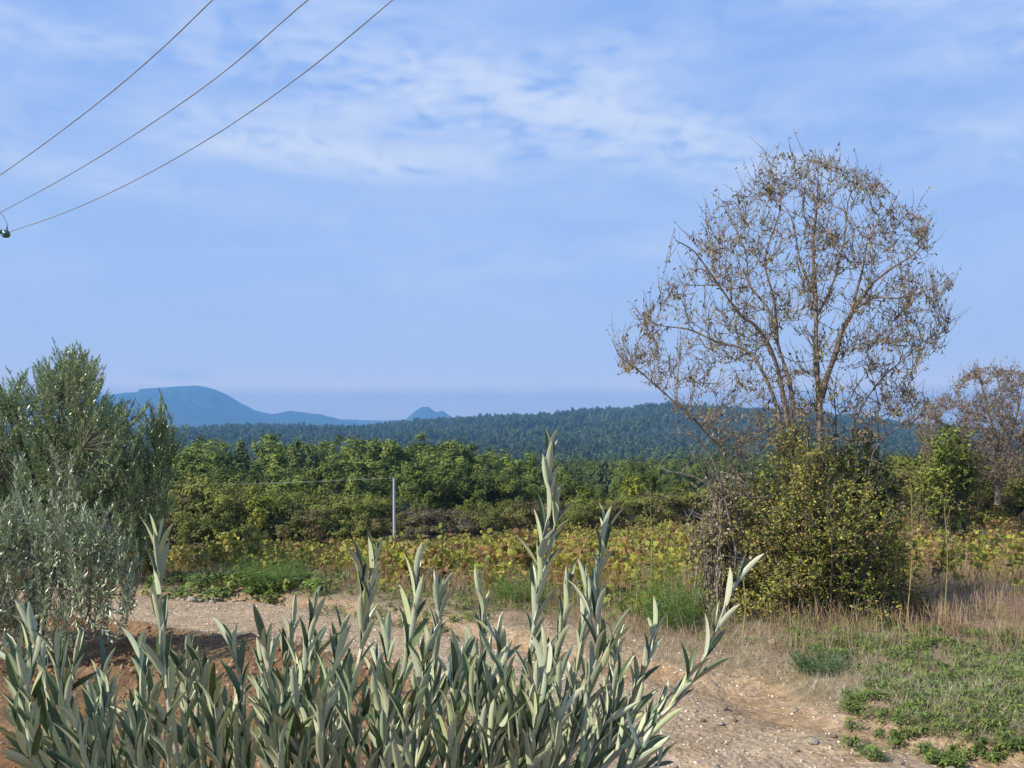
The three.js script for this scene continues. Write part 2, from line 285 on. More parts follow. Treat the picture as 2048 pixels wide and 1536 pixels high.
function treeProto(kind) {                                 // {trunk geometry, crown geometry}, foot at the origin
  const t = new MB(), c = new MB(), h = kind.h, r = kind.r, trunkTop = h * kind.bole;
  const n = kind.stems ?? 1;
  for (let s = 0; s < n; s++) {
    const lean = V(gauss() * 0.12 * h, trunkTop + h * 0.35, gauss() * 0.12 * h), foot = V(n > 1 ? gauss() * 0.15 : 0, -0.3, n > 1 ? gauss() * 0.15 : 0), mid = foot.clone().lerp(lean, 0.5).add(V(gauss() * 0.1, 0, gauss() * 0.1));
    t.tube(curve([foot, mid, lean], 6), [1, 0.85, 0.7, 0.6, 0.45, 0.3, 0.15].map((e) => e * h * 0.022 / Math.sqrt(n)), 6);
    for (let k = 0; k < 6; k++) { const st = foot.clone().lerp(lean, rnd(0.45, 0.95)), en = st.clone().add(V(gauss() * r * 0.9, rnd(0.1, 0.5) * r, gauss() * r * 0.9)); t.tube([st, st.clone().lerp(en, 0.5).add(V(0, 0.1 * r, 0)), en], [h * 0.009, h * 0.006, h * 0.002], 5); }
  }
  crownFaces(c, { ...kind.crown, rx: r, ry: (h - trunkTop) * 0.56, cy: trunkTop + (h - trunkTop) * 0.48 });
  return { trunk: t.geometry(), crown: c.geometry() };
}
const pineC = [[0.185, 0.24, 0.04], [0.22, 0.27, 0.046], [0.15, 0.2, 0.036]], oakC = [[0.12, 0.16, 0.024], [0.15, 0.18, 0.028], [0.1, 0.135, 0.022]], limeC = [[0.25, 0.28, 0.03], [0.3, 0.31, 0.04], [0.2, 0.24, 0.03]];
const brownC = [[0.19, 0.14, 0.055], [0.16, 0.135, 0.045], [0.21, 0.19, 0.05], [0.17, 0.18, 0.04]], greyC = [[0.17, 0.14, 0.085], [0.15, 0.125, 0.07], [0.16, 0.15, 0.055]], mossC = [[0.18, 0.2, 0.035], [0.21, 0.22, 0.042], [0.145, 0.165, 0.034]];
R = mulberry(101);
const kinds = {
  pine: [0, 1, 2, 3].map(() => treeProto({ h: 7, r: 2.5, bole: 0.2, crown: { cols: pineC, clumps: 95, per: 75, size: 0.13, clump: 0.22, lobes: 9, low: -0.5 } })),
  tallPine: [0, 1].map(() => treeProto({ h: 8, r: 2.1, bole: 0.22, crown: { cols: [[0.16, 0.2, 0.055], [0.14, 0.18, 0.05]], clumps: 60, per: 75, size: 0.15, clump: 0.24, lobes: 6, taper: 0.55, low: -0.6 } })),
  oak: [0, 1, 2].map(() => treeProto({ h: 6.5, r: 2.8, bole: 0.12, crown: { cols: oakC, clumps: 95, per: 75, size: 0.13, clump: 0.22, lobes: 9, low: -0.8 } })),
  lime: [0, 1].map(() => treeProto({ h: 3.6, r: 1.15, bole: 0.05, stems: 3, crown: { cols: limeC, lobeLow: -0.6, clumps: 56, per: 60, size: 0.1, clump: 0.27, lobes: 6, low: -0.9 } })),
  brown: [0, 1, 2].map(() => treeProto({ h: 2, r: 1.7, bole: 0.02, stems: 4, crown: { cols: brownC, lobeLow: -0.75, clumps: 80, per: 120, size: 0.055, clump: 0.27, lobes: 7, low: -0.95 } })),
  grey: [0, 1].map(() => treeProto({ h: 2, r: 1.6, bole: 0.02, stems: 5, crown: { cols: greyC, lobeLow: -0.75, clumps: 80, per: 120, size: 0.055, clump: 0.27, lobes: 7, low: -0.95 } })),
  moss: [0, 1, 2].map(() => treeProto({ h: 2, r: 1.5, bole: 0.02, stems: 4, crown: { cols: mossC, lobeLow: -0.75, clumps: 80, per: 120, size: 0.055, clump: 0.27, lobes: 7, low: -0.95 } })),
};
let turnCount = 0;
function plantTree(kind, px, topY, d, name, label, category, group, wideBy = 1, heights) {
  const list = kinds[kind], proto = list[turnCount++ % list.length], x = (px - 1024) / F * d, foot = ground1(x, -d), top = at(px, topY, d).y;
  const full = { pine: 7, tallPine: 8, oak: 6.5, lime: 3.6 }[kind] ?? 2, s = Math.max(0.3, (top - foot.y) / full), o = thing(name, label, category, foot, group);
  for (const [n, g, m] of [['trunk', proto.trunk, woodDark], ['crown', proto.crown, greenery]]) { const q = finish(new THREE.Mesh(g, m), n, o); q.scale.set(s * wideBy, s, s * wideBy); }
  o.rotation.y = rnd(0, 6.28);
  return o;
}
R = mulberry(202);
{
  const G = 'trees in the belt behind the hedge';
  // belt of pines and oaks: picture column, top, distance
  const belt = [['oak', 352, 930, 92], ['pine', 392, 912, 88], ['pine', 432, 898, 84], ['tallPine', 478, 906, 86], ['oak', 515, 935, 98], ['pine', 548, 897, 92], ['pine', 572, 904, 86], ['tallPine', 592, 905, 82], ['tallPine', 622, 915, 84], ['pine', 650, 908, 95],
    ['pine', 706, 893, 90], ['pine', 745, 905, 86], ['pine', 796, 888, 88], ['oak', 842, 895, 92], ['pine', 872, 908, 86], ['pine', 910, 904, 82], ['oak', 935, 915, 92], ['pine', 975, 928, 84], ['pine', 1018, 914, 88], ['oak', 1062, 930, 92], ['pine', 1092, 940, 86]];
  for (const [k, px, y, d] of belt) plantTree(k, px, y, d, k === 'oak' ? 'oak_tree' : 'pine_tree', k === 'oak' ? 'dark green rounded oak in the belt behind the hedge' : k === 'pine' ? 'light green lobed pine in the belt behind the hedge' : 'slender pointed pale pine in the belt behind the hedge', 'tree', G + (k === 'oak' ? ', oaks' : k === 'pine' ? ', lobed pines' : ', slender pines'), k === 'tallPine' ? 0.95 : 1.25);
  const front = [[372, 968, 66], [418, 958, 64], [470, 950, 63], [515, 965, 66], [565, 962, 62], [610, 955, 66], [668, 945, 64], [715, 952, 62], [760, 950, 66], [838, 948, 62], [885, 950, 64], [930, 945, 62], [980, 960, 64], [1020, 955, 62], [1065, 965, 66]];
  for (const [px, y, d] of front) plantTree(px % 2 ? 'pine' : 'oak', px, y, d, 'young_tree', 'low leafy green tree along the front of the tree belt', 'tree', 'low trees along the front of the belt', 1.2);
  // farther small trees to the right
  for (let k = 0; k < 34; k++) { const d = rnd(120, 210), px = 1110 + k * 13.5 + rnd(-6, 6); plantTree(pick(['pine', 'oak', 'oak']), px, rnd(922, 948) - (d - 120) * 0.06, d, 'distant_tree', 'small dark tree far off right of the tall olive shoot', 'tree', 'small trees far off to the right'); }
  for (const [px, y, d] of [[1150, 962, 58], [1195, 975, 62], [1290, 958, 60], [1345, 968, 57], [1245, 970, 60]]) plantTree('oak', px, y, d, 'young_oak', 'low green oak right of the tall olive shoot behind hedge', 'tree', 'low oaks behind the right hedge', 1);
  plantTree('lime', 1160, 958, 47, 'yellow_tree', 'small bright yellow-green tree right of the tall olive shoot', 'tree', undefined, 1);
  plantTree('lime', 1258, 965, 52, 'yellow_tree', 'pale green narrow tree behind the brown hedge, left of the almond tree', 'tree', undefined, 0.9);
  // hedge along the far edge of the vineyard
  const hedge = [['brown', 345, 985, 43, 1.1], ['moss', 392, 978, 46, 1], ['moss', 432, 968, 44, 0.9], ['moss', 415, 1005, 41, 1], ['moss', 470, 985, 43, 0.8], ['moss', 505, 992, 41, 0.8], ['moss', 455, 1018, 40, 0.9], ['lime', 520, 1000, 40.5, 0.8], ['moss', 545, 985, 44, 1],
    ['moss', 580, 1015, 41, 1.1], ['brown', 625, 1018, 41, 1.1], ['moss', 600, 990, 46, 1.1], ['moss', 672, 1020, 41, 1.1], ['moss', 655, 1000, 44, 1.1], ['moss', 705, 998, 43, 1], ['moss', 720, 1024, 41, 1.1], ['lime', 742, 985, 45, 0.8], ['moss', 765, 995, 44, 0.8],
    ['brown', 762, 1030, 41, 1], ['brown', 815, 1022, 43, 1], ['grey', 855, 1012, 42, 1], ['grey', 895, 1006, 42, 1.1], ['moss', 925, 998, 44, 0.8], ['grey', 945, 1010, 42, 1], ['moss', 985, 1006, 42, 1], ['moss', 1000, 990, 46, 0.9], ['brown', 1030, 1002, 42, 1.1], ['grey', 1062, 995, 44, 1],
    ['brown', 1100, 1000, 43, 1], ['moss', 1160, 1005, 42, 1.1], ['moss', 1190, 996, 44, 1.1], ['brown', 1220, 1000, 43, 1.1], ['moss', 1275, 990, 44, 1.2], ['moss', 1300, 985, 47, 1], ['brown', 1330, 985, 44, 1.2], ['moss', 1385, 978, 45, 1.2], ['moss', 1430, 968, 46, 1.2], ['brown', 1480, 965, 45, 1.2]];
  const said = { brown: 'dark brown half-bare shrub in the far vineyard hedge', moss: 'olive green leafy shrub in the far vineyard hedge', grey: 'grey-brown twiggy shrub in the hedge right of the slim pole', lime: 'yellow-green leafy bush in the hedge left of the slim pole' };
  for (const [k, px, y, d, w] of hedge) plantTree(k, px, y + (k === 'lime' ? 4 : 12), d, { brown: 'brown_shrub', moss: 'green_shrub', grey: 'twiggy_shrub', lime: 'yellow_bush' }[k], said[k], 'shrub', 'hedge at the far vineyard edge, ' + { brown: 'brown shrubs', moss: 'green shrubs', grey: 'grey shrubs', lime: 'yellow-green bushes' }[k], w * (k === 'lime' ? 1.3 : 1));
  // right edge: shrubs under the grey tree
  const right = [['moss', 1800, 930, 34, 1.2], ['brown', 1840, 945, 30, 1.1], ['moss', 1875, 950, 31, 1], ['brown', 1905, 958, 29, 1], ['moss', 1945, 940, 31, 1.1], ['moss', 1985, 950, 30, 1], ['moss', 2030, 945, 30, 1.2], ['brown', 1770, 940, 36, 1.3], ['brown', 1965, 965, 28, 1]];
  for (const [k, px, y, d, w] of right) plantTree(k, px, y, d, k === 'brown' ? 'brown_shrub' : 'green_shrub', k === 'brown' ? 'low brown shrub at the right field edge beyond the big bush' : 'low yellow-green shrub at the right field edge beyond the big bush', 'shrub', 'shrubs at the right field edge, ' + (k === 'brown' ? 'brown' : 'green'), w);
}
// far woods: one mass of crowns over valley and ridge
{
  R = mulberry(303);
  const protos = [];
  for (let k = 0; k < 3; k++) { const c = new MB(); crownFaces(c, { cols: [[1, 1, 1]], clumps: 40, per: 15, size: 0.17, clump: 0.32, lobes: 5, ry: 1.15, cy: 1.0, low: -0.5, taper: k * 0.35 }); c.tube([V(0, -0.6, 0), V(0, 0.9, 0)], [0.06, 0.04], 4, [0.8, 0.6, 0.5]); protos.push(c.geometry()); }
  const spots = [[], [], []], tones = [[0.085, 0.115, 0.03], [0.105, 0.135, 0.036], [0.07, 0.1, 0.028], [0.125, 0.15, 0.045]];
  const scatter = (n, d0, d1, hMin, hMax) => { for (let k = 0; k < n; k++) {
    const d = Math.sqrt(rnd(d0 * d0, d1 * d1)), x = d * Math.tan(rnd(-0.56, 0.56)); 
    if (fbm(x * 0.012, d * 0.012, 2) > 0.34 && d < 900) continue;
    const s = rnd(hMin, hMax) * rnd(0.7, 1.1) * (1 + 0.35 * n2(x * 0.02, d * 0.02)); spots[k % 3].push([x, wide(x, d) - 0.3, -d, s]); } };
  scatter(1300, 150, 230, 1.5, 2.3); scatter(9500, 225, 650, 1.9, 3.4); scatter(22000, 640, 1640, 2.1, 3.9);
  for (let k = 0; k < 420; k++) { const px = rnd(-100, 2150), x = (px - 1024) / F * 1490; spots[2].push([x + rnd(-10, 10), wide(x, 1490), -1490 + rnd(-25, 12), rnd(2.4, 4.6)]); }
  protos.forEach((g, k) => {
    const im = new THREE.InstancedMesh(g, leafMat(0.25, 0.85), spots[k].length), m = new THREE.Matrix4(), c = new THREE.Color(), q = new THREE.Quaternion();
    spots[k].forEach(([x, y, z, s], i) => { q.setFromAxisAngle(V(0, 1, 0), rnd(0, 6.28)); im.setMatrixAt(i, m.compose(V(x, y, z), q, V(s, s * rnd(0.9, 1.3), s))); const t = pick(tones), v = rnd(0.85, 1.15) * (1 + 0.5 * fbm(x * 0.006, z * 0.006, 3)); im.setColorAt(i, c.setRGB(t[0] * v, t[1] * v, t[2] * v)); });
    finish(im, ['far_pine_wood', 'far_oak_wood', 'far_fir_wood'][k], scene, 'stuff');
    im.userData.label = ['rounded tree crowns of the hazy wooded valley and ridge', 'broad tree crowns of the hazy wooded valley and ridge', 'pointed tree crowns of the hazy wooded valley and ridge'][k]; im.userData.category = 'woodland';
  });
}

// alike shrubs and trees are told apart by their order from the left
{
  const words = ['first', 'second', 'third', 'fourth', 'fifth', 'sixth', 'seventh', 'eighth', 'ninth', 'tenth', 'eleventh', 'twelfth', 'thirteenth', 'fourteenth', 'fifteenth', 'sixteenth', 'seventeenth', 'eighteenth', 'nineteenth', 'twentieth'];
  const word = (k) => k < 20 ? words[k] : k < 29 ? 'twenty-' + words[k - 20] : k === 29 ? 'thirtieth' : 'thirty-' + words[k - 30], by = new Map();
  for (const o of scene.children) if (o.userData.group && ['tree', 'shrub'].includes(o.userData.category)) (by.get(o.userData.label) ?? by.set(o.userData.label, []).get(o.userData.label)).push(o);
  for (const [label, list] of by) if (list.length > 1) list.sort((a, b) => a.position.x / a.position.z - b.position.x / b.position.z).reverse().forEach((o, k) => { o.userData.label = label + ', ' + word(k) + ' from left'; });
}

// ---------------------------------------------------------------- almond tree and the bush at its foot
const inside = (poly, x, y) => { let k = false; for (let i = 0, j = poly.length - 1; i < poly.length; j = i++) if ((poly[i][1] > y) !== (poly[j][1] > y) && x < (poly[j][0] - poly[i][0]) * (y - poly[i][1]) / (poly[j][1] - poly[i][1]) + poly[i][0]) k = !k; return k; };
// a wandering shoot from a point; returns its points
function shoot(p, dir, len, n, { wander = 0.25, lift = 0.1, poly } = {}) {
  const pts = [p.clone()], d = dir.clone().normalize(), step = len / n;
  for (let k = 0; k < n; k++) {
    d.add(V(gauss() * wander, gauss() * wander + lift, gauss() * wander)).normalize();
    const q = pts[pts.length - 1].clone().addScaledVector(d, step);
    if (poly) { const s = seen(q); if (s && !inside(poly, s[0], s[1])) break; }
    pts.push(q);
  }
  return pts;
}
const taper = (n, a, b) => Array.from({ length: n }, (_, k) => mix(a, b, k / Math.max(1, n - 1)));
const dryLeaf = leafGeo(3, [1, 1, 1], [0.9, 0.9, 0.85], { bend: 0.3, fold: 1.2 });
function branchyTree(o, limbs, D, poly, opt) {
  // limbs: [points as [px, py, depth offset], thick radius, thin radius]; finer wood is grown from them until it fills the crown
  const twigs = new MB(), recs = [], nodes = [];
  for (const [pl, r0, r1] of limbs) {
    const pts = curve(pl.map(([x, y, dz]) => at(x, y, D + (dz ?? 0))), Math.max(8, pl.length * 4)), b = new MB();
    b.tube(pts, taper(pts.length, r0 * opt.slim, r1 * opt.slim), 8); b.build(r0 > opt.trunkR ? 'trunk' : 'branch', opt.wood, o);
    pts.forEach((q, k) => { const t = k / (pts.length - 1); if (t > opt.from) nodes.push({ p: q, d: pts[Math.min(k + 1, pts.length - 1)].clone().sub(pts[Math.max(0, k - 1)]).normalize(), r: mix(r0, r1, t), path: 0 }); });
  }
  const xs = poly.map((q) => q[0]), ys = poly.map((q) => q[1]), x0 = Math.min(...xs), x1 = Math.max(...xs), y0 = Math.min(...ys), y1 = Math.max(...ys), mx = opt.cx ?? (x0 + x1) / 2, goals = [];
  while (goals.length < opt.goals) { const x = rnd(x0, x1), y = rnd(y0, y1); if (!inside(poly, x, y) || n2(x * 0.016, y * 0.016) > 0.45) continue; const e = Math.max(0.1, 1 - ((x - mx) / (x1 - x0) * 1.7) ** 2); const dz = gauss() * opt.deep * Math.sqrt(e); goals.push(at(x, y, D + dz)); }
  for (const g of goals) { let m = 1e9; for (const n of nodes) m = Math.min(m, n.p.distanceToSquared(g)); g.far = m; }
  goals.sort((a, b) => a.far - b.far);
  for (const g of goals) {
    let best = null, cost = 1e9; const way = V();
    for (const n of nodes) { way.copy(g).sub(n.p); const L = way.length(); if (L < 0.05) continue; const along = way.dot(n.d) / L, c = L * (1.5 - 0.75 * along) + 0.25 * n.path - (way.y < 0 ? way.y * 0.6 : 0); if (c < cost) { cost = c; best = n; } }
    if (!best) continue;
    way.copy(g).sub(best.p); const L = way.length(), c1 = best.p.clone().addScaledVector(best.d, L * 0.3), c2 = g.clone().addScaledVector(way, -0.3).add(V(gauss() * 0.09 * L, -0.06 * L, gauss() * 0.09 * L));
    const pts = new THREE.CubicBezierCurve3(best.p, c1, c2, g).getPoints(7); for (let k = 1; k < 7; k++) pts[k].add(V(gauss(), gauss(), gauss()).multiplyScalar(0.02 * opt.len));
    const r = Math.min(best.r * 0.62, 0.006 + L * 0.009) * opt.thick, rad = taper(8, Math.max(r, 0.0028), 0.0018); twigs.tube(pts, rad, r > 0.006 ? 5 : 3);
    for (let k = 2; k < 8; k++) nodes.push({ p: pts[k], d: pts[Math.min(7, k + 1)].clone().sub(pts[k - 1]).normalize(), r: rad[k] * 1.25, path: best.path + L * k / 7 });
    for (let j = 0; j < opt.third; j++) {
      const q = pts[2 + Math.floor(R() * 6)], dir = way.clone().normalize().multiplyScalar(0.6).add(V(gauss() * 0.8, gauss() * 0.6 + 0.45, gauss() * 0.8)), tw = shoot(q, dir, opt.len * rnd(0.15, 0.5), 5, { wander: 0.2, lift: opt.lift, poly: R() < 0.6 ? poly : undefined });
      if (tw.length < 2) continue;
      twigs.tube(tw, taper(tw.length, 0.003, 0.0012), 3);
      for (let l = 0; l < opt.leaves; l++) leafOn(tw);
    }
    for (let l = 0; l < opt.leaves; l++) leafOn(pts);
  }
  function leafOn(tw) {
    const i = Math.floor(R() * (tw.length - 1)), p = tw[i].clone().lerp(tw[i + 1] ?? tw[i], rnd()), dir = V(gauss(), gauss() - 0.75, gauss()).normalize(), s = seen(p);
    const L = opt.leafL * rnd(0.6, 1.2), tone = opt.tone(s), v = rnd(0.7, 1.3);
    recs.push({ m: basis(p, dir, V(gauss(), gauss(), gauss()), L, L * rnd(0.28, 0.42)), L, v: 0, k: tone, c: opt.tones[tone].map((e) => e * v) });
  }
  twigs.build('twigs', opt.wood, o, 'stuff');
  foliage(o, recs, [dryLeaf], [whiteLeaf], opt.parts ?? 0, { partMats: opt.partMats });
}
const whiteLeaf = leafMat(0.38, 0.6);
R = mulberry(404);
const AD = 9.6;
{
  const foot = ground1((1640 - 1024) / F * AD, -AD), o = thing('almond_tree', 'tall half-bare almond tree with thin brown leaves rising from the big bush', 'tree', foot);
  const hull = [[1216, 668], [1240, 660], [1285, 690], [1275, 628], [1300, 610], [1325, 560], [1335, 490], [1400, 450], [1445, 395], [1478, 375], [1520, 330], [1560, 300], [1600, 312], [1640, 288], [1690, 325], [1745, 340], [1785, 385], [1838, 425], [1875, 460], [1862, 520], [1910, 555], [1895, 690], [1840, 720], [1822, 770], [1866, 795], [1860, 815], [1770, 900], [1700, 920], [1500, 930], [1430, 905], [1330, 805], [1240, 740]];
  const limbs = [
    [[[1640, 1245, 0], [1640, 1100, 0], [1640, 960, 0.02], [1640, 850, 0], [1638, 800, 0], [1632, 700, -0.05], [1632, 600, 0], [1626, 510, 0.05], [1633, 420, 0.1], [1637, 320, 0.1]], 0.075, 0.006],
    [[[1641, 805, 0], [1652, 760, -0.08], [1670, 710, -0.15], [1684, 663, -0.2], [1709, 619, -0.28], [1741, 571, -0.35], [1781, 538, -0.4], [1830, 506, -0.5], [1862, 462, -0.55]], 0.05, 0.005],
    [[[1709, 619, -0.28], [1745, 596, -0.35], [1797, 596, -0.45], [1846, 583, -0.5], [1900, 560, -0.6]], 0.022, 0.004],
    [[[1570, 1200, 0.1], [1568, 1000, 0.1], [1560, 840, 0.1], [1523, 740, 0.2], [1491, 700, 0.28], [1434, 684, 0.35], [1378, 659, 0.4], [1321, 651, 0.45], [1280, 637, 0.5]], 0.04, 0.004],
    [[[1600, 1200, -0.1], [1590, 960, -0.12], [1575, 845, -0.15], [1551, 724, -0.25], [1515, 655, -0.35], [1483, 631, -0.4], [1430, 560, -0.5], [1385, 500, -0.55], [1350, 480, -0.6]], 0.045, 0.005],
    [[[1590, 1180, 0.2], [1592, 900, 0.22], [1582, 780, 0.3], [1556, 690, 0.4], [1538, 620, 0.5], [1500, 570, 0.6], [1490, 500, 0.7], [1450, 420, 0.75]], 0.04, 0.005],
    [[[1556, 690, 0.4], [1548, 600, 0.3], [1530, 520, 0.25], [1560, 420, 0.2], [1562, 330, 0.2]], 0.024, 0.004],
    [[[1632, 600, 0], [1600, 520, 0.25], [1580, 430, 0.4], [1530, 370, 0.5]], 0.022, 0.004],
    [[[1630, 640, 0], [1668, 560, 0.3], [1690, 470, 0.45], [1700, 390, 0.5], [1735, 350, 0.5]], 0.022, 0.004],
    [[[1700, 630, -0.25], [1725, 540, -0.1], [1740, 470, 0.1], [1785, 410, 0.2], [1800, 380, 0.25]], 0.02, 0.004],
    [[[1545, 1100, -0.2], [1497, 985, -0.3], [1442, 900, -0.4], [1394, 845, -0.5], [1341, 797, -0.55], [1281, 744, -0.6], [1240, 712, -0.65], [1224, 678, -0.7]], 0.026, 0.004],
    [[[1690, 1100, 0.2], [1700, 900, 0.3], [1713, 833, 0.35], [1765, 756, 0.4], [1806, 720, 0.45], [1846, 684, 0.5], [1888, 663, 0.55]], 0.02, 0.004],
    [[[1730, 1100, -0.1], [1745, 910, -0.15], [1775, 870, -0.2], [1822, 837, -0.25], [1860, 802, -0.3]], 0.014, 0.003],
    [[[1700, 1000, 0], [1735, 850, 0.1], [1785, 821, 0.1], [1818, 768, 0.15]], 0.013, 0.003],
    [[[1670, 1000, 0.1], [1672, 850, 0.1], [1670, 770, 0.15], [1690, 700, 0.2]], 0.012, 0.003],
    [[[1755, 1000, 0.25], [1757, 860, 0.25], [1752, 780, 0.3], [1730, 715, 0.3]], 0.011, 0.003],
  ];
  // [brown, tan, dark, olive green]
  const tones = [[0.36, 0.265, 0.14], [0.47, 0.37, 0.22], [0.25, 0.185, 0.11], [0.33, 0.31, 0.07]];
  branchyTree(o, limbs, AD, hull, { wood: woodAlmond, trunkR: 0.06, from: 0.42, goals: 820, deep: 0.95, cx: 1600, third: 5, len: 0.62, thick: 0.9, lift: 0.07, slim: 0.62, leaves: 1.5, leafL: 0.039, parts: 280, tones, partMats: tones.map((c) => leafMat(0.3, 0.7, c)),
    tone: (s) => { const g = s ? Math.exp(-(((s[0] - 1560) / 150) ** 2) - (((s[1] - 720) / 150) ** 2)) : 0; const t = R(); return t < 0.2 + 0.5 * g ? 3 : t < 0.5 ? 0 : t < 0.72 ? 1 : 2; } });
}
// the grey almond at the right edge
R = mulberry(505);
{
  const D = 26, foot = ground1((1990 - 1024) / F * D, -D), o = thing('grey_almond_tree', 'rounded grey-brown leafless-looking tree at the right edge beyond the field', 'tree', foot);
  const hull = [[1825, 880], [1850, 800], [1890, 790], [1905, 760], [1960, 730], [2010, 735], [2060, 745], [2120, 790], [2150, 880], [2120, 960], [1960, 965], [1880, 940]];
  const limbs = [[[[1995, 1010], [1998, 930], [1992, 880], [1970, 800], [1960, 745]], 0.11, 0.012], [[[1996, 920], [1970, 860, 0.3], [1930, 810, 0.6], [1905, 775, 0.8]], 0.05, 0.01], [[[1998, 930], [2025, 860, -0.3], [2040, 800, -0.5], [2050, 750, -0.6]], 0.06, 0.01], [[[2000, 930], [2050, 880, 0.4], [2100, 830, 0.6], [2120, 790, 0.7]], 0.05, 0.01],
    [[[1990, 930], [1940, 890, -0.4], [1890, 850, -0.7], [1850, 825, -0.9]], 0.04, 0.008], [[[1998, 920], [2005, 850, 0.6], [2000, 780, 1], [1990, 740, 1]], 0.05, 0.01]];
  const tones = [[0.36, 0.27, 0.2], [0.45, 0.36, 0.28], [0.22, 0.165, 0.13], [0.3, 0.24, 0.13]];
  branchyTree(o, limbs, D, hull, { wood: woodAlmond, trunkR: 0.08, from: 0.25, goals: 1150, deep: 1.5, third: 4, len: 0.9, thick: 1.3, lift: 0.07, slim: 0.8, leaves: 4, leafL: 0.06, tones, tone: () => Math.floor(R() * 4) });
}
// leafy shrubs built of upright stems and small leaves
function shrub(o, D, poly, { stems, footY, spread, cols, leaf, n, wood, depth, parts = 0, droop = 0.1, ratio = 0.5, coreCut = 0 }) {
  const xs = poly.map((p) => p[0]), ys = poly.map((p) => p[1]), x0 = Math.min(...xs), x1 = Math.max(...xs), y0 = Math.min(...ys), y1 = Math.max(...ys), st = new MB(), recs = [], cx = (x0 + x1) / 2;
  for (let k = 0; k < stems; k++) {
    let tx, ty, tries = 0; do { tx = rnd(x0, x1); ty = y0 + (y1 - y0) * rnd() ** 1.4; } while (!inside(poly, tx, ty) && tries++ < 40);
    const half = Math.max(0.1, 1 - ((tx - cx) / (x1 - x0) * 1.8) ** 2), a = at(mix(cx, tx, 0.45) + gauss() * 20 * spread, footY, D + gauss() * 0.4 * depth), foot = ground1(a.x, a.z), tip = at(tx, ty, D + gauss() * depth * Math.sqrt(half) * 1.15); if (R() < 0.14) tip.add(V(gauss() * 0.16, rnd(0, 0.16), gauss() * 0.12));
    foot.y -= 0.03; const mid = foot.clone().lerp(tip, 0.55).add(V(gauss() * 0.1, 0.12, gauss() * 0.1)), pts = curve([foot, mid, tip], 8);
    st.tube(pts, taper(pts.length, 0.009, 0.002), 4);
    const sprigs = Math.max(3, Math.round(n / 16));
    for (let j = 0; j < sprigs; j++) {                        // leafy side twigs
      const t = rnd() ** 0.7, i = Math.min(pts.length - 2, Math.floor(t * (pts.length - 1))), q0 = pts[i].clone().lerp(pts[i + 1], rnd()), tw = shoot(q0, V(gauss(), gauss() * 0.7 + 0.35, gauss()), rnd(0.1, 0.3) * spread, 5, { wander: 0.25, lift: 0.02 });
      st.tube(tw, taper(tw.length, 0.0028, 0.001), 3);
      const e = tw[tw.length - 1], se = seen(e), c0 = cols(se), fuzz = 1 + 0.05 * n2(se[0] * 0.03, se[1] * 0.03); if (e.y < H(e.x, e.z) + 0.02) continue;
      if (!inside(poly, mix(cx, se[0], fuzz), se[1] * 1 + 14 * n2(se[0] * 0.02 + 9, 4)) && R() < 0.72) continue;
      for (let l = 0; l < 16; l++) {
        const f = R() * (tw.length - 1), k2 = Math.min(tw.length - 2, Math.floor(f)), q = tw[k2].clone().lerp(tw[k2 + 1], f - k2), L = leaf * rnd(0.6, 1.3), c = R() < 0.6 ? c0 : cols(se), v = rnd(0.75, 1.3); if (q.y < H(q.x, q.z) + 0.015) continue;
        q.add(V(gauss(), gauss(), gauss()).multiplyScalar(leaf * 0.4)); recs.push({ m: basis(q, V(gauss(), gauss() * 0.7 + 0.1 - droop, gauss()), V(gauss(), gauss() + 0.6, gauss()), L, L * ratio * rnd(0.8, 1.2)), L, v: 0, k: 0, c: c.map((e2) => e2 * v) });
      }
    }
  }
  st.build('stems', wood, o, 'stuff');
  foliage(o, recs, [dryLeaf], [whiteLeaf], parts);
}
R = mulberry(606);
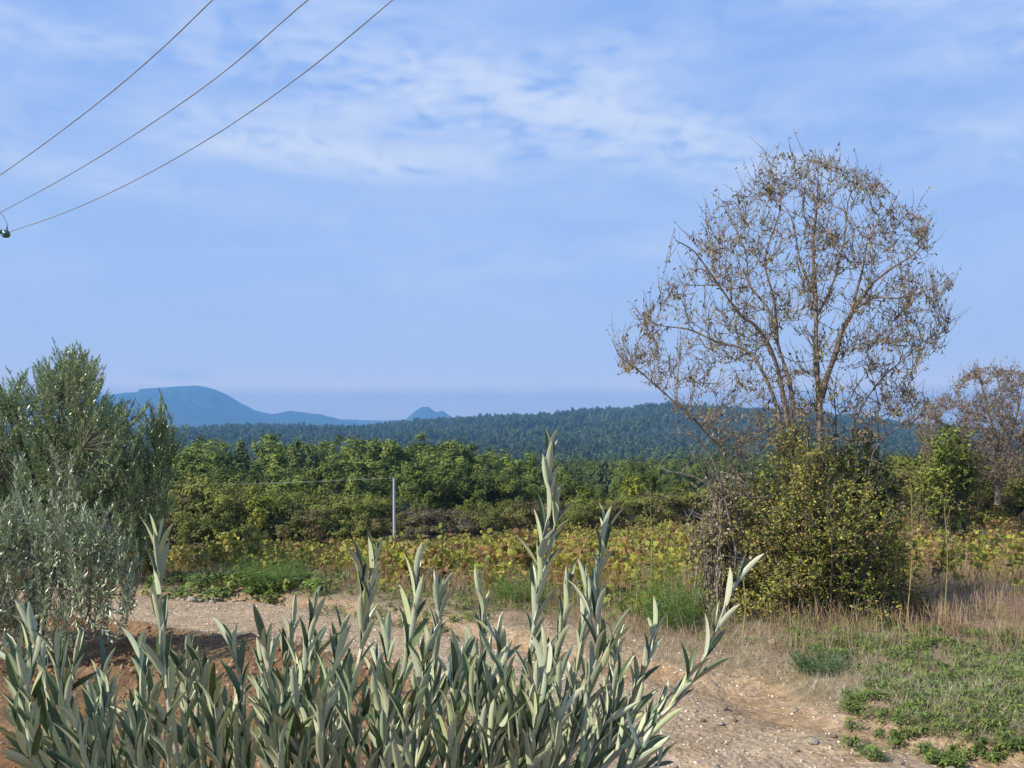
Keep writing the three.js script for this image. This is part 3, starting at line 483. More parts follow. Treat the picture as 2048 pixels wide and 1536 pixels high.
{
  const D = 9.3, o = thing('big_bush', 'big olive-brown leafy bush standing round the foot of the almond tree', 'bush', ground1((1640 - 1024) / F * D, -D));
  const poly = [[1400, 1250], [1415, 1150], [1430, 1080], [1465, 1005], [1505, 940], [1535, 870], [1568, 825], [1600, 835], [1640, 860], [1700, 895], [1750, 960], [1800, 1000], [1825, 1080], [1860, 1150], [1880, 1235], [1700, 1262], [1560, 1265]];
  const tan = [0.52, 0.39, 0.14], brown = [0.42, 0.28, 0.1], olive = [0.42, 0.41, 0.075], green = [0.3, 0.37, 0.065], yel = [0.54, 0.53, 0.1];
  shrub(o, D, poly, { stems: 330, footY: 1240, spread: 1, leaf: 0.026, n: 225, wood: woodGrey, depth: 0.62, ratio: 0.48, cols: (s) => { const t = R(), low = s ? sstep(1080, 1180, s[1]) : 0, left = s ? sstep(1620, 1480, s[0]) : 0; return t < 0.14 ? brown : t < 0.25 ? tan : t < 0.52 + 0.1 * low ? olive : t < 0.9 - 0.2 * low * left ? green : yel; } });
  const D2 = 9.9, g = thing('green_shrub', 'bright green leafy shrub top right of the big bush under the almond tree', 'shrub', ground1((1715 - 1024) / F * D2, -D2));
  shrub(g, D2, [[1640, 1020], [1660, 900], [1690, 868], [1715, 842], [1750, 870], [1790, 920], [1800, 1000], [1810, 1100], [1640, 1100]], { stems: 90, footY: 1225, spread: 1, leaf: 0.036, n: 130, wood: woodGrey, depth: 0.35, cols: () => pick([[0.12, 0.19, 0.04], [0.16, 0.22, 0.05], [0.1, 0.16, 0.04]]) });
  const D3 = 9.2, s3 = thing('seedhead_shrub', 'pale grey-brown dried shrub with fluffy seed heads at the left of the big bush', 'shrub', ground1((1440 - 1024) / F * D3, -D3));
  shrub(s3, D3, [[1400, 1110], [1368, 1075], [1382, 1035], [1405, 1008], [1420, 965], [1450, 930], [1500, 965], [1500, 1040], [1450, 1110]], { stems: 45, footY: 1235, spread: 1.2, leaf: 0.025, n: 125, wood: bark(0.5, 0.42, 0.34), depth: 0.22, ratio: 0.75, cols: () => pick([[0.48, 0.37, 0.27], [0.58, 0.49, 0.39], [0.38, 0.27, 0.17], [0.36, 0.31, 0.12], [0.3, 0.29, 0.07]]) });
  const D4 = 23, y = thing('yellow_green_tree', 'small yellow-green leafy tree before the grey tree at the right edge', 'tree', ground1((1890 - 1024) / F * D4, -D4));
  shrub(y, D4, [[1828, 985], [1835, 920], [1860, 905], [1868, 860], [1895, 846], [1935, 862], [1955, 905], [1955, 985]], { stems: 90, footY: 1010, spread: 2, leaf: 0.08, n: 120, wood: woodGrey, depth: 0.7, cols: () => pick([[0.27, 0.33, 0.05], [0.34, 0.36, 0.07], [0.2, 0.26, 0.04], [0.16, 0.2, 0.04]]) });
}
// bare dead twigs left of the bush
R = mulberry(707);
{
  const D = 9.1, o = thing('dead_bush', 'bare grey dead twigs left of the almond trunk above the dried shrub', 'dead shrub', ground1((1480 - 1024) / F * D, -D)), b = new MB();
  for (const pl of [[[1480, 1150], [1450, 1000], [1415, 900], [1385, 872], [1345, 866]], [[1450, 1000], [1400, 960], [1350, 945], [1330, 945]], [[1420, 905], [1395, 880], [1370, 850]], [[1460, 1100], [1425, 990], [1400, 930], [1360, 890]], [[1430, 960], [1405, 915], [1400, 880]]]) {
    const pts = curve(pl.map(([x, y], k) => at(x, y, D - k * 0.05)), 12); b.tube(pts, taper(pts.length, 0.011, 0.003), 5);
    for (let k = 3; k < pts.length; k += 2) { const s = shoot(pts[k], V(gauss() - 0.5, gauss() * 0.6 + 0.4, gauss()), rnd(0.12, 0.3), 4, { wander: 0.3 }); b.tube(s, taper(s.length, 0.0035, 0.0012), 3); }
  }
  b.build('twigs', bark(0.42, 0.36, 0.3), o);
}

// ---------------------------------------------------------------- olives
const oliveTop = [0.14, 0.19, 0.09], oliveUnder = [0.6, 0.65, 0.45];
const oliveGeos = [[0.04, 0.8], [0.1, 0.5], [-0.05, 1.1], [0.16, 0.9]].map(([bend, fold]) => leafGeo(6, oliveTop, oliveUnder, { bend, fold, blunt: 0.58 }));
const oliveSmall = leafGeo(2, oliveTop, oliveUnder, { bend: 0.12, mid: false, thick: 0.012 });
const oliveMats = [[1, 1, 1], [1.12, 1.1, 0.98], [0.72, 0.8, 0.74], [1.05, 1.08, 0.8]].map((c) => leafMat(0.2, 0.33, c, 1));
// opposite pairs of leaves, each pair turned a quarter from the last, up a shoot
function leafPairs(recs, pts, { gap, L, from = 0, angle = [0.35, 0.75], tipSmall = 0.45, W = 0.2, drop = 0.1 }) {
  let total = 0; const seg = []; for (let k = 1; k < pts.length; k++) { const l = pts[k].distanceTo(pts[k - 1]); seg.push(l); total += l; }
  let s = total * from + gap * rnd(), turn = rnd(0, 6.28), k = 0, acc = 0;
  while (s < total) {
    while (acc + seg[k] < s && k < seg.length - 1) { acc += seg[k]; k++; }
    const p = pts[k].clone().lerp(pts[k + 1], (s - acc) / seg[k]), t = pts[k + 1].clone().sub(pts[k]).normalize(), a = V(0.3, 0.1, 1).cross(t).normalize(), b = t.clone().cross(a), near = s / total;
    for (const side of [0, Math.PI]) {
      if (R() < drop) continue;
      const w = turn + side + gauss() * 0.5, out = a.clone().multiplyScalar(Math.cos(w)).addScaledVector(b, Math.sin(w)), an = mix(rnd(angle[0], angle[1]), 0.28, sstep(0.8, 1, near)), dir = t.clone().multiplyScalar(Math.cos(an)).addScaledVector(out, Math.sin(an)); dir.y += 0.12;
      const n = t.clone().multiplyScalar(Math.sin(an)).addScaledVector(out, -Math.cos(an)).add(V(gauss() * 0.8, gauss() * 0.8, gauss() * 0.8)), len = L * rnd(0.75, 1.2) * mix(1, tipSmall, sstep(0.82, 1, near)) * mix(0.7, 1, sstep(0, 0.15, near)), v = rnd(0.85, 1.15);
      recs.push({ m: basis(p, dir, n, len, len * W * rnd(0.85, 1.2)), L: len, v: Math.floor(R() * 4), k: Math.floor(R() * 4), c: [v * rnd(0.95, 1.08), v, v * rnd(0.85, 1)] });
    }
    turn += Math.PI / 2 + gauss() * 0.2; s += gap * rnd(0.75, 1.25) * mix(1, 0.55, sstep(0.75, 1, near));
  }
}
// the young olive right before the camera
R = mulberry(808);
{
  const D = 1.32, trunkX = (760 - 1024) / F * D, foot = ground1(trunkX, -D - 0.02), o = thing('young_olive_tree', 'young olive tree close before the camera with long grey-green leaves', 'olive tree', foot);
  const head = V(trunkX, 0.72, -D - 0.02), tr = new MB();
  tr.tube(curve([foot.clone().add(V(0, -0.06, 0)), V(trunkX + 0.015, 0.35, -D + 0.01), head], 8), taper(9, 0.028, 0.019), 10); tr.build('trunk', woodOlive, o);
  const recs = [];
  const list = [  // stem from the tip down, as picture places; depth of the tip
    [[[1097, 845], [1098, 960], [1100, 1010], [1085, 1090], [1076, 1190], [1060, 1300], [1030, 1420], [1000, 1536]], 1.3], [[[1212, 1010], [1206, 1090], [1195, 1190], [1195, 1300], [1172, 1400], [1130, 1536]], 1.34],
    [[[1488, 1092], [1460, 1190], [1420, 1290], [1372, 1380], [1290, 1460], [1200, 1545]], 1.28], [[[1310, 1205], [1302, 1300], [1270, 1380], [1230, 1480], [1190, 1545]], 1.36], [[[745, 1050], [746, 1130], [736, 1210], [724, 1290], [700, 1400], [660, 1540]], 1.18],
    [[[835, 1055], [832, 1180], [814, 1300], [790, 1420], [775, 1540]], 1.2], [[[316, 1015], [318, 1130], [320, 1240], [330, 1340], [342, 1440], [360, 1540]], 1.16], [[[622, 1150], [628, 1230], [610, 1330], [590, 1440], [600, 1540]], 1.2],
    [[[470, 1240], [478, 1330], [486, 1430], [500, 1540]], 1.22], [[[530, 1215], [535, 1310], [540, 1420], [545, 1540]], 1.14], [[[585, 1185], [580, 1290], [565, 1400], [560, 1540]], 1.35], [[[685, 1190], [680, 1300], [670, 1420], [650, 1540]], 1.3],
    [[[940, 1238], [950, 1330], [950, 1440], [930, 1540]], 1.3], [[[985, 1215], [1000, 1290], [1010, 1380], [990, 1540]], 1.42], [[[1140, 1115], [1130, 1220], [1110, 1330], [1080, 1440], [1040, 1540]], 1.4], [[[1232, 1240], [1225, 1330], [1200, 1430], [1160, 1540]], 1.45],
    [[[22, 1255], [35, 1340], [50, 1440], [80, 1540]], 1.2], [[[62, 1200], [80, 1310], [98, 1420], [120, 1540]], 1.25], [[[112, 1235], [118, 1330], [128, 1430], [150, 1540]], 1.15], [[[205, 1330], [215, 1420], [235, 1540]], 1.3], [[[262, 1385], [268, 1460], [280, 1540]], 1.2],
    [[[385, 1290], [390, 1390], [400, 1540]], 1.3], [[[430, 1330], [432, 1430], [440, 1540]], 1.12], [[[770, 1200], [775, 1300], [770, 1420], [750, 1540]], 1.42], [[[880, 1150], [878, 1260], [865, 1380], [840, 1540]], 1.36], [[[900, 1290], [905, 1390], [890, 1540]], 1.2],
    [[[1060, 1330], [1050, 1430], [1030, 1540]], 1.18], [[[1130, 1360], [1120, 1440], [1100, 1540]], 1.2], [[[1340, 1330], [1310, 1420], [1270, 1500], [1230, 1550]], 1.4], [[[1738, 1560], [1715, 1620], [1660, 1680], [1560, 1760]], 1.25],
    [[[640, 1340], [640, 1430], [645, 1540]], 1.08], [[[820, 1350], [815, 1440], [800, 1540]], 1.1], [[[725, 1370], [720, 1450], [715, 1540]], 1.1], [[[1000, 1390], [990, 1460], [975, 1540]], 1.12], [[[560, 1390], [560, 1460], [565, 1540]], 1.1], [[[330, 1400], [330, 1470], [340, 1540]], 1.1],
    [[[150, 1400], [160, 1470], [180, 1540]], 1.12], [[[960, 1120], [965, 1230], [960, 1350], [940, 1540]], 1.5], [[[1180, 1130], [1172, 1230], [1150, 1360], [1110, 1540]], 1.5], [[[690, 1290], [690, 1400], [680, 1540]], 1.22], [[[860, 1230], [850, 1330], [835, 1440], [820, 1540]], 1.28],
    [[[455, 1390], [460, 1460], [470, 1540]], 1.18], [[[1230, 1370], [1210, 1450], [1170, 1540]], 1.25], [[[780, 1300], [778, 1400], [765, 1540]], 1.16], [[[1090, 1240], [1085, 1340], [1065, 1440], [1040, 1540]], 1.24], [[[920, 1370], [915, 1450], [905, 1540]], 1.14]];
  for (let k = 0; k < 46; k++) { const x = 30 + k * 28 + gauss() * 22, y = rnd(1235, 1410) + 40 * Math.abs(k - 24) / 24; list.push([[[x, y], [x + gauss() * 10, y + 90], [x + (700 - x) * 0.04 + gauss() * 10, 1545]], rnd(1.12, 1.5)]); }
  for (const [pl0, d] of list) {
    const pl = pl0.map((q) => q.slice()); pl[0][1] = Math.min(pl[0][1] + 84 / d, pl[1][1] - 12); if (pl.length > 4) pl[0][0] = mix(pl[0][0], pl[1][0], 0.3);
    const low = pl[pl.length - 1], kink = d < 1.2 ? 0.03 : -0.02, pts2 = pl.map(([x, y], k) => at(x, y, d + kink * k / pl.length)).reverse(), p0 = pts2[0], under = p0.clone().lerp(head, 0.45); under.y = Math.min(p0.y - 0.1, mix(p0.y, head.y, 0.5));
    const hub = head.clone().add(V((p0.x - head.x) * 0.12, gauss() * 0.03 - 0.04, (p0.z - head.z) * 0.12)), stem = curve([hub, under, ...pts2], 40), b = new MB();
    const R0 = 0.0026 + 0.0007 * Math.min(3, pl.length - 3); b.tube(stem, stem.map((_, k) => mix(R0, 0.0011, (k / 40) ** 0.8)), 6, [1, 1, 1]); b.build('branch', oliveShoot, o);
    let len = 0; for (let k = 1; k < stem.length; k++) len += stem[k].distanceTo(stem[k - 1]);
    leafPairs(recs, stem, { gap: pl0[0][0] > 1400 ? 0.04 : 0.025, L: 0.055, from: 0.36, angle: [0.1, 0.58], tipSmall: 0.85, W: 0.142 });
    // a short side shoot or two
    for (let q = 0; q < (pl.length > 4 ? 2 : 1); q++) { const k = 12 + Math.floor(R() * 14), t = stem[k + 1].clone().sub(stem[k]).normalize(), s = shoot(stem[k], t.multiplyScalar(1.1).add(V(gauss() * 0.7, 0.4, gauss() * 0.7)), rnd(0.04, 0.09), 6, { wander: 0.1, lift: 0.1 }); const sb = new MB(); sb.tube(s, taper(s.length, 0.0016, 0.0009), 5, [0.95, 1, 0.8]); sb.build('side_shoot', oliveShoot, o); leafPairs(recs, s, { gap: 0.026, L: 0.05, from: 0.1, angle: [0.12, 0.58], tipSmall: 0.85, W: 0.142 }); }
  }
  foliage(o, recs, oliveGeos, oliveMats, 300, { instanced: false });
}
// olives farther left
function olive(o, D, headPx, limbs, shoots, { L, gap, parts, geo, shootLen, wild = 0.5, thick = 1, tint = [1, 1, 1] }) {
  const recs = [], wood = new MB(), foot = o.position.clone(), head = at(headPx[0], headPx[1], D), tr = new MB();
  tr.tube(curve([foot.clone().add(V(0, -0.1, 0)), foot.clone().lerp(head, 0.5).add(V(0.06, 0, 0.03)), head], 8), taper(9, 0.075 * thick, 0.045 * thick), 10); tr.build('trunk', woodDark, o);
  const ends = limbs.map(([x, y, dz]) => { const e = at(x, y, D + dz), pts = curve([head, head.clone().lerp(e, 0.5).add(V(gauss() * 0.1, -0.02, gauss() * 0.1)), e], 10), b = new MB(); b.tube(pts, taper(11, 0.028 * thick, 0.008 * thick), 7); b.build('branch', woodGrey, o); return pts; });
  for (const [x, y, dz, len] of shoots) {
    const tip = at(x, y, D + dz); let best = null, bd = 1e9; for (const e of ends) for (let k = 2; k < e.length; k++) { const q = e[k].distanceTo(tip) + (e[k].y > tip.y ? 0.5 : 0); if (q < bd) { bd = q; best = e[k]; } }
    const way = tip.clone().sub(best), l = len ?? shootLen * rnd(0.8, 1.3), side = way.clone().setY(0).normalize(), start = tip.clone().addScaledVector(side, -l * wild * 0.45).add(V(gauss() * 0.05, -l * 0.9, gauss() * 0.05));
    const g0 = H(start.x, start.z) + 0.06; if (start.y < g0) start.y = g0;
    wood.tube(curve([best, best.clone().lerp(start, 0.6).add(V(gauss() * 0.05, 0.03, gauss() * 0.05)), start, start.clone().lerp(tip, 0.5).add(V(gauss() * 0.02, 0, gauss() * 0.02)), tip], 10), taper(11, 0.0038 * thick, 0.0015), 4, [0.5, 0.5, 0.42]);
    leafPairs(recs, curve([start.clone().lerp(best, 0.35), start, start.clone().lerp(tip, 0.5), tip], 10), { gap, L, from: 0, angle: [0.35, 0.9], W: 0.21 });
  }
  for (const r of recs) r.c = r.c.map((e, k) => e * tint[k]);
  wood.build('twigs', woodOlive, o, 'stuff');
  foliage(o, recs, [geo], oliveMats, parts);
}
R = mulberry(909);
{
  const D = 7.7, o = thing('small_olive_tree', 'silvery young olive tree at the left edge before the larger dark olive', 'olive tree', ground1((62 - 1024) / F * D, -D)), shoots = [];
  const tops = [[30, 915], [45, 905], [100, 900], [112, 908], [142, 903], [150, 960], [158, 985], [60, 960], [20, 1000], [-30, 960], [-70, 1010], [190, 1030], [178, 1060], [235, 1045], [240, 1070], [262, 1050], [205, 1085], [285, 1120], [278, 1170], [255, 1150], [230, 1140], [15, 1060], [70, 1020], [120, 1010], [128, 1060], [95, 1080], [40, 1090], [160, 1110], [185, 1150], [-60, 1100], [-110, 1090]];
  for (const [x, y] of tops) shoots.push([x, y, gauss() * 0.3, 0.42]);
  for (let k = 0; k < 270; k++) { const a = rnd(0, 6.28), r = Math.sqrt(rnd()); shoots.push([70 + Math.cos(a) * r * 215, 1120 + Math.sin(a) * r * 130 - 20, gauss() * 0.55 * Math.sqrt(1 - r * r * 0.8)]); }
  olive(o, D, [88, 1160], [[40, 1010, 0.2], [120, 1000, -0.15], [200, 1100, 0.1], [-30, 1080, -0.2], [240, 1190, 0.2], [20, 1180, 0.3], [150, 1180, -0.35], [90, 1090, 0.4]], shoots, { L: 0.058, gap: 0.017, parts: 300, geo: oliveSmall, shootLen: 0.3, wild: 0.6, thick: 0.55, tint: [1.25, 1.25, 1.3] });
}
R = mulberry(1010);
{
  const D = 12.4, o = thing('large_olive_tree', 'larger dark green olive tree at the left edge with a dense upright crown', 'olive tree', ground1((95 - 1024) / F * D, -D)), shoots = [];
  const tops = [[105, 668], [132, 685], [152, 672], [160, 680], [178, 690], [200, 702], [212, 722], [85, 705], [70, 722], [52, 735], [12, 725], [5, 745], [40, 752], [218, 770], [272, 787], [318, 770], [305, 800], [345, 820], [375, 835], [330, 850], [290, 820], [250, 800], [-20, 740], [-60, 760], [360, 880], [350, 930], [-110, 790]];
  for (const [x, y] of tops) for (let q = 0; q < 2; q++) shoots.push([x + gauss() * 8 * q, y + 8 + q * 20, gauss() * 0.5, 0.5]);
  const hull = [[-190, 1000], [-170, 820], [-60, 745], [20, 740], [80, 700], [150, 672], [205, 705], [215, 770], [280, 790], [320, 775], [350, 830], [370, 850], [345, 900], [350, 960], [335, 1020], [300, 1065], [100, 1085], [-100, 1085]];
  for (let k = 0; k < 2300;) { const x = rnd(-190, 375), y = rnd(670, 1090); if (!inside(hull, x, y)) continue; k++; shoots.push([x, y + 12, gauss() * 0.95 * Math.sqrt(Math.max(0.05, 1 - ((x - 90) / 300) ** 2))]); }
  const limbs = []; for (let k = 0; k < 30;) { const x = rnd(-160, 340), y = rnd(760, 1040); if (!inside(hull, x, y - 60)) continue; k++; limbs.push([x, y, gauss() * 0.7]); }
  olive(o, D, [100, 1050], limbs, shoots, { L: 0.054, gap: 0.018, parts: 150, geo: oliveSmall, shootLen: 0.25, wild: 1.1, thick: 1.1, tint: [0.86, 0.98, 0.66] });
}

// ---------------------------------------------------------------- vineyard
R = mulberry(1111);
const vineLeaf = (() => {                                   // five-lobed blade, stalk end at the origin, along +y
  const m = new MB(), rim = [[0, 0], [0.28, -0.12], [0.5, 0.12], [0.36, 0.36], [0.52, 0.62], [0.22, 0.68], [0, 1], [-0.22, 0.68], [-0.52, 0.62], [-0.36, 0.36], [-0.5, 0.12], [-0.28, -0.12]];
  m.p.push(0, 0.38, 0.05); m.c.push(1, 1, 1); m.u.push(0, 0);
  for (const [x, y] of rim) { m.p.push(x, y, -0.12 * Math.abs(x) - 0.06 * y); m.c.push(1, 1, 1); m.u.push(0, 0); }
  for (let k = 0; k < rim.length; k++) m.i.push(0, 1 + k, 1 + (k + 1) % rim.length);
  return m.geometry();
})();
const vineC = [[0.38, 0.38, 0.06], [0.45, 0.42, 0.075], [0.3, 0.33, 0.055], [0.43, 0.34, 0.085], [0.38, 0.25, 0.1], [0.25, 0.29, 0.055], [0.41, 0.39, 0.065], [0.36, 0.2, 0.08]];
function vineProto(leaves, cols, tall) {
  const t = new MB(), f = new MB(), head = V(gauss() * 0.05, 0.14, gauss() * 0.05);
  t.tube(curve([V(0, -0.15, 0), V(gauss() * 0.04, 0.15, gauss() * 0.04), head], 6), taper(7, 0.035, 0.03), 7, [0.7, 0.65, 0.6]);
  for (let k = 0; k < 9; k++) {
    const s = shoot(head, V(gauss() * 0.9, rnd(0.5, 1.1), gauss() * 0.9), tall * rnd(0.55, 1.1), 8, { wander: 0.16, lift: 0.03 });
    t.tube(s, taper(s.length, 0.006, 0.002), 4, [1, 0.75, 0.5]);
    const tone = pick(cols);
    for (let j = 0; j < leaves; j++) { const i = 1 + Math.floor(R() * (s.length - 1)), q = s[i].clone().add(V(gauss(), gauss(), gauss()).multiplyScalar(0.06)), L = rnd(0.035, 0.075), v = rnd(0.65, 1.25), c = (R() < 0.65 ? tone : pick(cols)).map((e) => e * v); if (q.y < 0.03) continue; f.geo(vineLeaf, basis(q, V(gauss(), gauss() - 0.5, gauss()), V(gauss(), gauss() + 0.7, gauss()), L, L * 1.05), c); }
  }
  return [t.geometry(), f.geometry()];
}
const lush = [0, 1, 2, 3, 4].map(() => vineProto(20, vineC, 0.5)), sparse = [0, 1, 2].map(() => vineProto(9, [...vineC, [0.3, 0.16, 0.08], [0.27, 0.17, 0.1]], 0.5));
const vineMat = leafMat(0.4, 0.75);
{
  const spots = [];
  for (let row = 0; row < 18; row++) for (let k = -22; k < 34; k++) {
    const d = 9.7 + row * 1.68 + k * 0.05, x = k * 1.12 + (row % 2) * 0.5 + gauss() * 0.45 - 2, px = 1024 + x / d * F;
    if (px < 250 || px > 2110 || d > 38.5 || d < 10.3 || inTrack(x, d)[1] > -0.7) continue;
    if (d < 11.6 && (px < 760 || px > 1400 && px < 1900)) continue;
    if (d < 12.6 && px < 760) continue;                                   // weeds at the track's bend
    if (px > 1500 && px < 1800 && d > 14) continue;                       // hidden by the big bush
    spots.push([x, -d + gauss() * 0.5, px]);
  }
  spots.sort((a, b) => b[1] - a[1]);
  spots.slice(0, 300).forEach(([x, z, px]) => {
    const right = px > 1500, proto = right || R() < 0.4 ? pick(sparse) : pick(lush), o = thing('grapevine', right ? 'straggly grapevine with few leaves in the dry field right of the big bush' : -z < 20 ? 'yellowing grapevine in the near rows of the vineyard' : 'yellowing grapevine in the far rows of the vineyard', 'grapevine', ground1(x, z), right ? 'straggly vines right of the big bush' : -z < 20 ? 'vines in the near rows' : 'vines in the far rows');
    const s = rnd(0.85, 1.2); o.rotation.y = rnd(0, 6.28);
    finish(new THREE.Mesh(proto[0], woodDark), 'vine_stock', o).scale.setScalar(s); finish(new THREE.Mesh(proto[1], vineMat), 'foliage', o).scale.setScalar(s);
  });
}
{ // the rest of the vines' low leafy canes, past counting
  R = mulberry(1414);
  const f = new MB(); for (let k = 0; k < 4; k++) { const s = shoot(V(gauss() * 0.1, 0, gauss() * 0.1), V(gauss() * 0.8, 0.8, gauss() * 0.8), rnd(0.3, 0.5), 6, { wander: 0.2 }); f.tube(s, taper(s.length, 0.005, 0.002), 3, [0.9, 0.6, 0.4]); for (let j = 0; j < 9; j++) { const q = s[1 + Math.floor(R() * (s.length - 1))].clone().add(V(gauss(), gauss(), gauss()).multiplyScalar(0.06)), L = rnd(0.035, 0.075), v = rnd(0.7, 1.2); f.geo(vineLeaf, basis(q, V(gauss(), gauss() - 0.4, gauss()), V(gauss(), gauss() + 0.7, gauss()), L, L), [v, v, v]); } }
  const spots = []; for (let k = 0; k < 3200; k++) { const d = Math.sqrt(rnd(9.2 ** 2, 38 ** 2)), x = d * Math.tan(rnd(-0.36, 0.5)), px = 1024 + x / d * F, [, q] = inTrack(x, d); if (q > -0.4 || (d < 11.8 && px < 760) || (px > 1400 && px < 1880 && d < 12) || (px > 1450 && R() < 0.55)) continue; spots.push([ground1(x, -d), rnd(0.6, 1.15), vary(vineC)]); }
  scatter('vine_canes', 'low yellow-green leafy vine canes spread between the counted vines', 'vine foliage', f.geometry(), vineMat, spots);
}
// ---------------------------------------------------------------- grass, weeds, stones
function tuft(n, h, w, lean, col) { const m = new MB(); for (let k = 0; k < n; k++) { const a = rnd(0, 6.28), r = rnd(0, w), foot = V(Math.cos(a) * r, -0.02, Math.sin(a) * r), hh = h * rnd(0.5, 1.15), dir = V(gauss() * lean, 1, gauss() * lean), mid = foot.clone().addScaledVector(dir, hh * 0.55), tip = foot.clone().addScaledVector(dir, hh).add(V(gauss() * lean * 0.5 * h, -0.1 * h * lean, gauss() * lean * 0.5 * h)), side = V(gauss(), 0, gauss()).normalize().multiplyScalar(h * 0.006 + 0.001), v = rnd(0.75, 1.25), c = col.map((e) => e * v); m.face([foot.clone().sub(side), foot.clone().add(side), mid.clone().add(side), mid.clone().sub(side)], c); m.face([mid.clone().sub(side), mid.clone().add(side), tip], c); } return m.geometry(); }
function scatter(name, label, category, geo, mat, spots, parentKind = 'stuff') {
  const im = new THREE.InstancedMesh(geo, mat, spots.length), m = new THREE.Matrix4(), q = new THREE.Quaternion(), e = new THREE.Euler(), c = new THREE.Color();
  spots.forEach(([p, s, col, sy, tilt], i) => { q.setFromEuler(e.set(tilt ? rnd(0, 6.28) : gauss() * 0.12, rnd(0, 6.28), tilt ? rnd(0, 6.28) : gauss() * 0.12)); im.setMatrixAt(i, m.compose(p, q, V(s, s * (sy ?? 1), s))); im.setColorAt(i, c.setRGB(...col)); });
  finish(im, name, scene, parentKind); im.userData.label = label; im.userData.category = category; return im;
}
function vary(cols) { const c = pick(cols), v = rnd(0.75, 1.25); return c.map((e) => e * v); }
R = mulberry(1212);
const grassMat = leafMat(0.25, 0.85);
{
  const straw = [[0.42, 0.3, 0.18], [0.38, 0.25, 0.155], [0.45, 0.34, 0.22], [0.32, 0.2, 0.125], [0.36, 0.24, 0.16]], spots = [], green = [], cover = [], litter = [];
  for (let k = 0; k < 40000; k++) {                          // dry grass over the field
    const d = Math.sqrt(rnd(7.6 ** 2, 40 ** 2)), x = d * Math.tan(rnd(-0.52, 0.52)), px = 1024 + x / d * F, [, q] = inTrack(x, d);
    if (q > -0.1 - 0.35 * R()) continue;
    if (fbm(x * 0.35, d * 0.35, 3) < -0.22 && R() < 0.7) continue;
    const s = rnd(0.1, 0.36) * (px > 1350 ? 0.85 : 0.8) * mix(0.55, 1, sstep(-0.15, -1.1, q)); spots.push([ground1(x, -d), s, vary(R() < 0.2 ? [[0.24, 0.25, 0.07], [0.3, 0.28, 0.09]] : straw)]);
  }
  scatter('dry_grass', 'dry straw-coloured grass between the vines and over the field', 'grass', tuft(15, 1, 0.5, 0.5, [1, 1, 1]), grassMat, spots);
  const weedC = [[0.17, 0.26, 0.05], [0.21, 0.3, 0.06], [0.14, 0.22, 0.045], [0.27, 0.31, 0.07]];
  const patch = (n, px0, py0, px1, py1, h, dens = 0.1) => { for (let k = 0; k < n; k++) { const px = rnd(px0, px1), py = rnd(py0, py1), d = EYE * F / (py - HORIZON), x = (px - 1024) / F * d; const e = Math.hypot((px - (px0 + px1) / 2) / (px1 - px0) * 2, (py - (py0 + py1) / 2) / (py1 - py0) * 2); if (e + 0.9 * fbm(x * 1.9, d * 1.9, 4) + 0.35 * (R() - 0.5) > 1 - dens) continue; green.push([ground1(x, -d), h * rnd(0.6, 1.3), vary(weedC)]); } };
  patch(2500, 1680, 1270, 2200, 1500, 0.06); patch(700, 1560, 1240, 1900, 1330, 0.065); patch(160, 1380, 1215, 1640, 1300, 0.05); patch(900, 300, 1085, 740, 1185, 0.15); patch(1100, 640, 1150, 1260, 1245, 0.06); patch(200, 1180, 1180, 1420, 1260, 0.1);
  const rosette = (() => { const m = new MB(), g = leafGeo(2, [1, 1, 1], [1, 1, 1], { bend: 0.3, mid: false, thick: 0.01 }); for (let k = 0; k < 26; k++) { const a = rnd(0, 6.28), up = rnd(0.15, 1.6), L = rnd(0.25, 0.55); m.geo(g, basis(V(gauss() * 0.55, rnd(0, 0.75), gauss() * 0.55), V(Math.cos(a), up, Math.sin(a)), V(gauss() * 0.4, 1, gauss() * 0.4), L, L * 0.38), Array(3).fill(rnd(0.75, 1.3))); } return m.geometry(); })();
  scatter('green_weeds', 'low green weeds spreading over the verge of the track', 'weeds', rosette, leafMat(0.35, 0.6), green);
  for (let k = 0; k < 9000; k++) { const px = rnd(1150, 2150), py = rnd(1200, 1520), d = EYE * F / (py - HORIZON), x = (px - 1024) / F * d, [l, q] = inTrack(x, d); if (q > 0.08 || q < -2.6) continue; litter.push([ground1(x, -d), rnd(0.03, 0.12), vary([[0.5, 0.42, 0.3], [0.42, 0.33, 0.22], [0.55, 0.48, 0.36], [0.3, 0.27, 0.12]])]); }
  for (let k = 0; k < 2600; k++) { const px = rnd(250, 1250), py = rnd(1150, 1260), d = EYE * F / (py - HORIZON), x = (px - 1024) / F * d, [l, q] = inTrack(x, d); if (q > 0.05) continue; litter.push([ground1(x, -d), rnd(0.03, 0.12), vary([[0.48, 0.4, 0.28], [0.4, 0.31, 0.2], [0.3, 0.28, 0.12]])]); }
  scatter('grass_litter', 'short bleached grass and straw litter beside the track', 'litter', tuft(12, 1, 0.6, 0.9, [1, 1, 1]), grassMat, litter);
  // stones
  const stoneGeo = (seed, det = 1) => { const g0 = new THREE.IcosahedronGeometry(1, det), m = new MB(), P = g0.attributes.position, seenV = new Map(), v = V(); for (let k = 0; k < P.count; k++) { v.fromBufferAttribute(P, k); const key = v.toArray().map((e) => e.toFixed(3)).join(); if (!seenV.has(key)) { seenV.set(key, m.n); const s = 1 + 0.35 * n3(v.x * 1.3 + seed, v.y * 1.3, v.z * 1.3) + 0.12 * n3(v.x * 4 + seed, v.y * 4, v.z * 4); m.p.push(v.x * s, v.y * s * 0.62, v.z * s * 0.85); m.c.push(1, 1, 1); m.u.push(v.x * 0.3, v.z * 0.3); } m.i.push(seenV.get(key)); } return m.geometry(); };
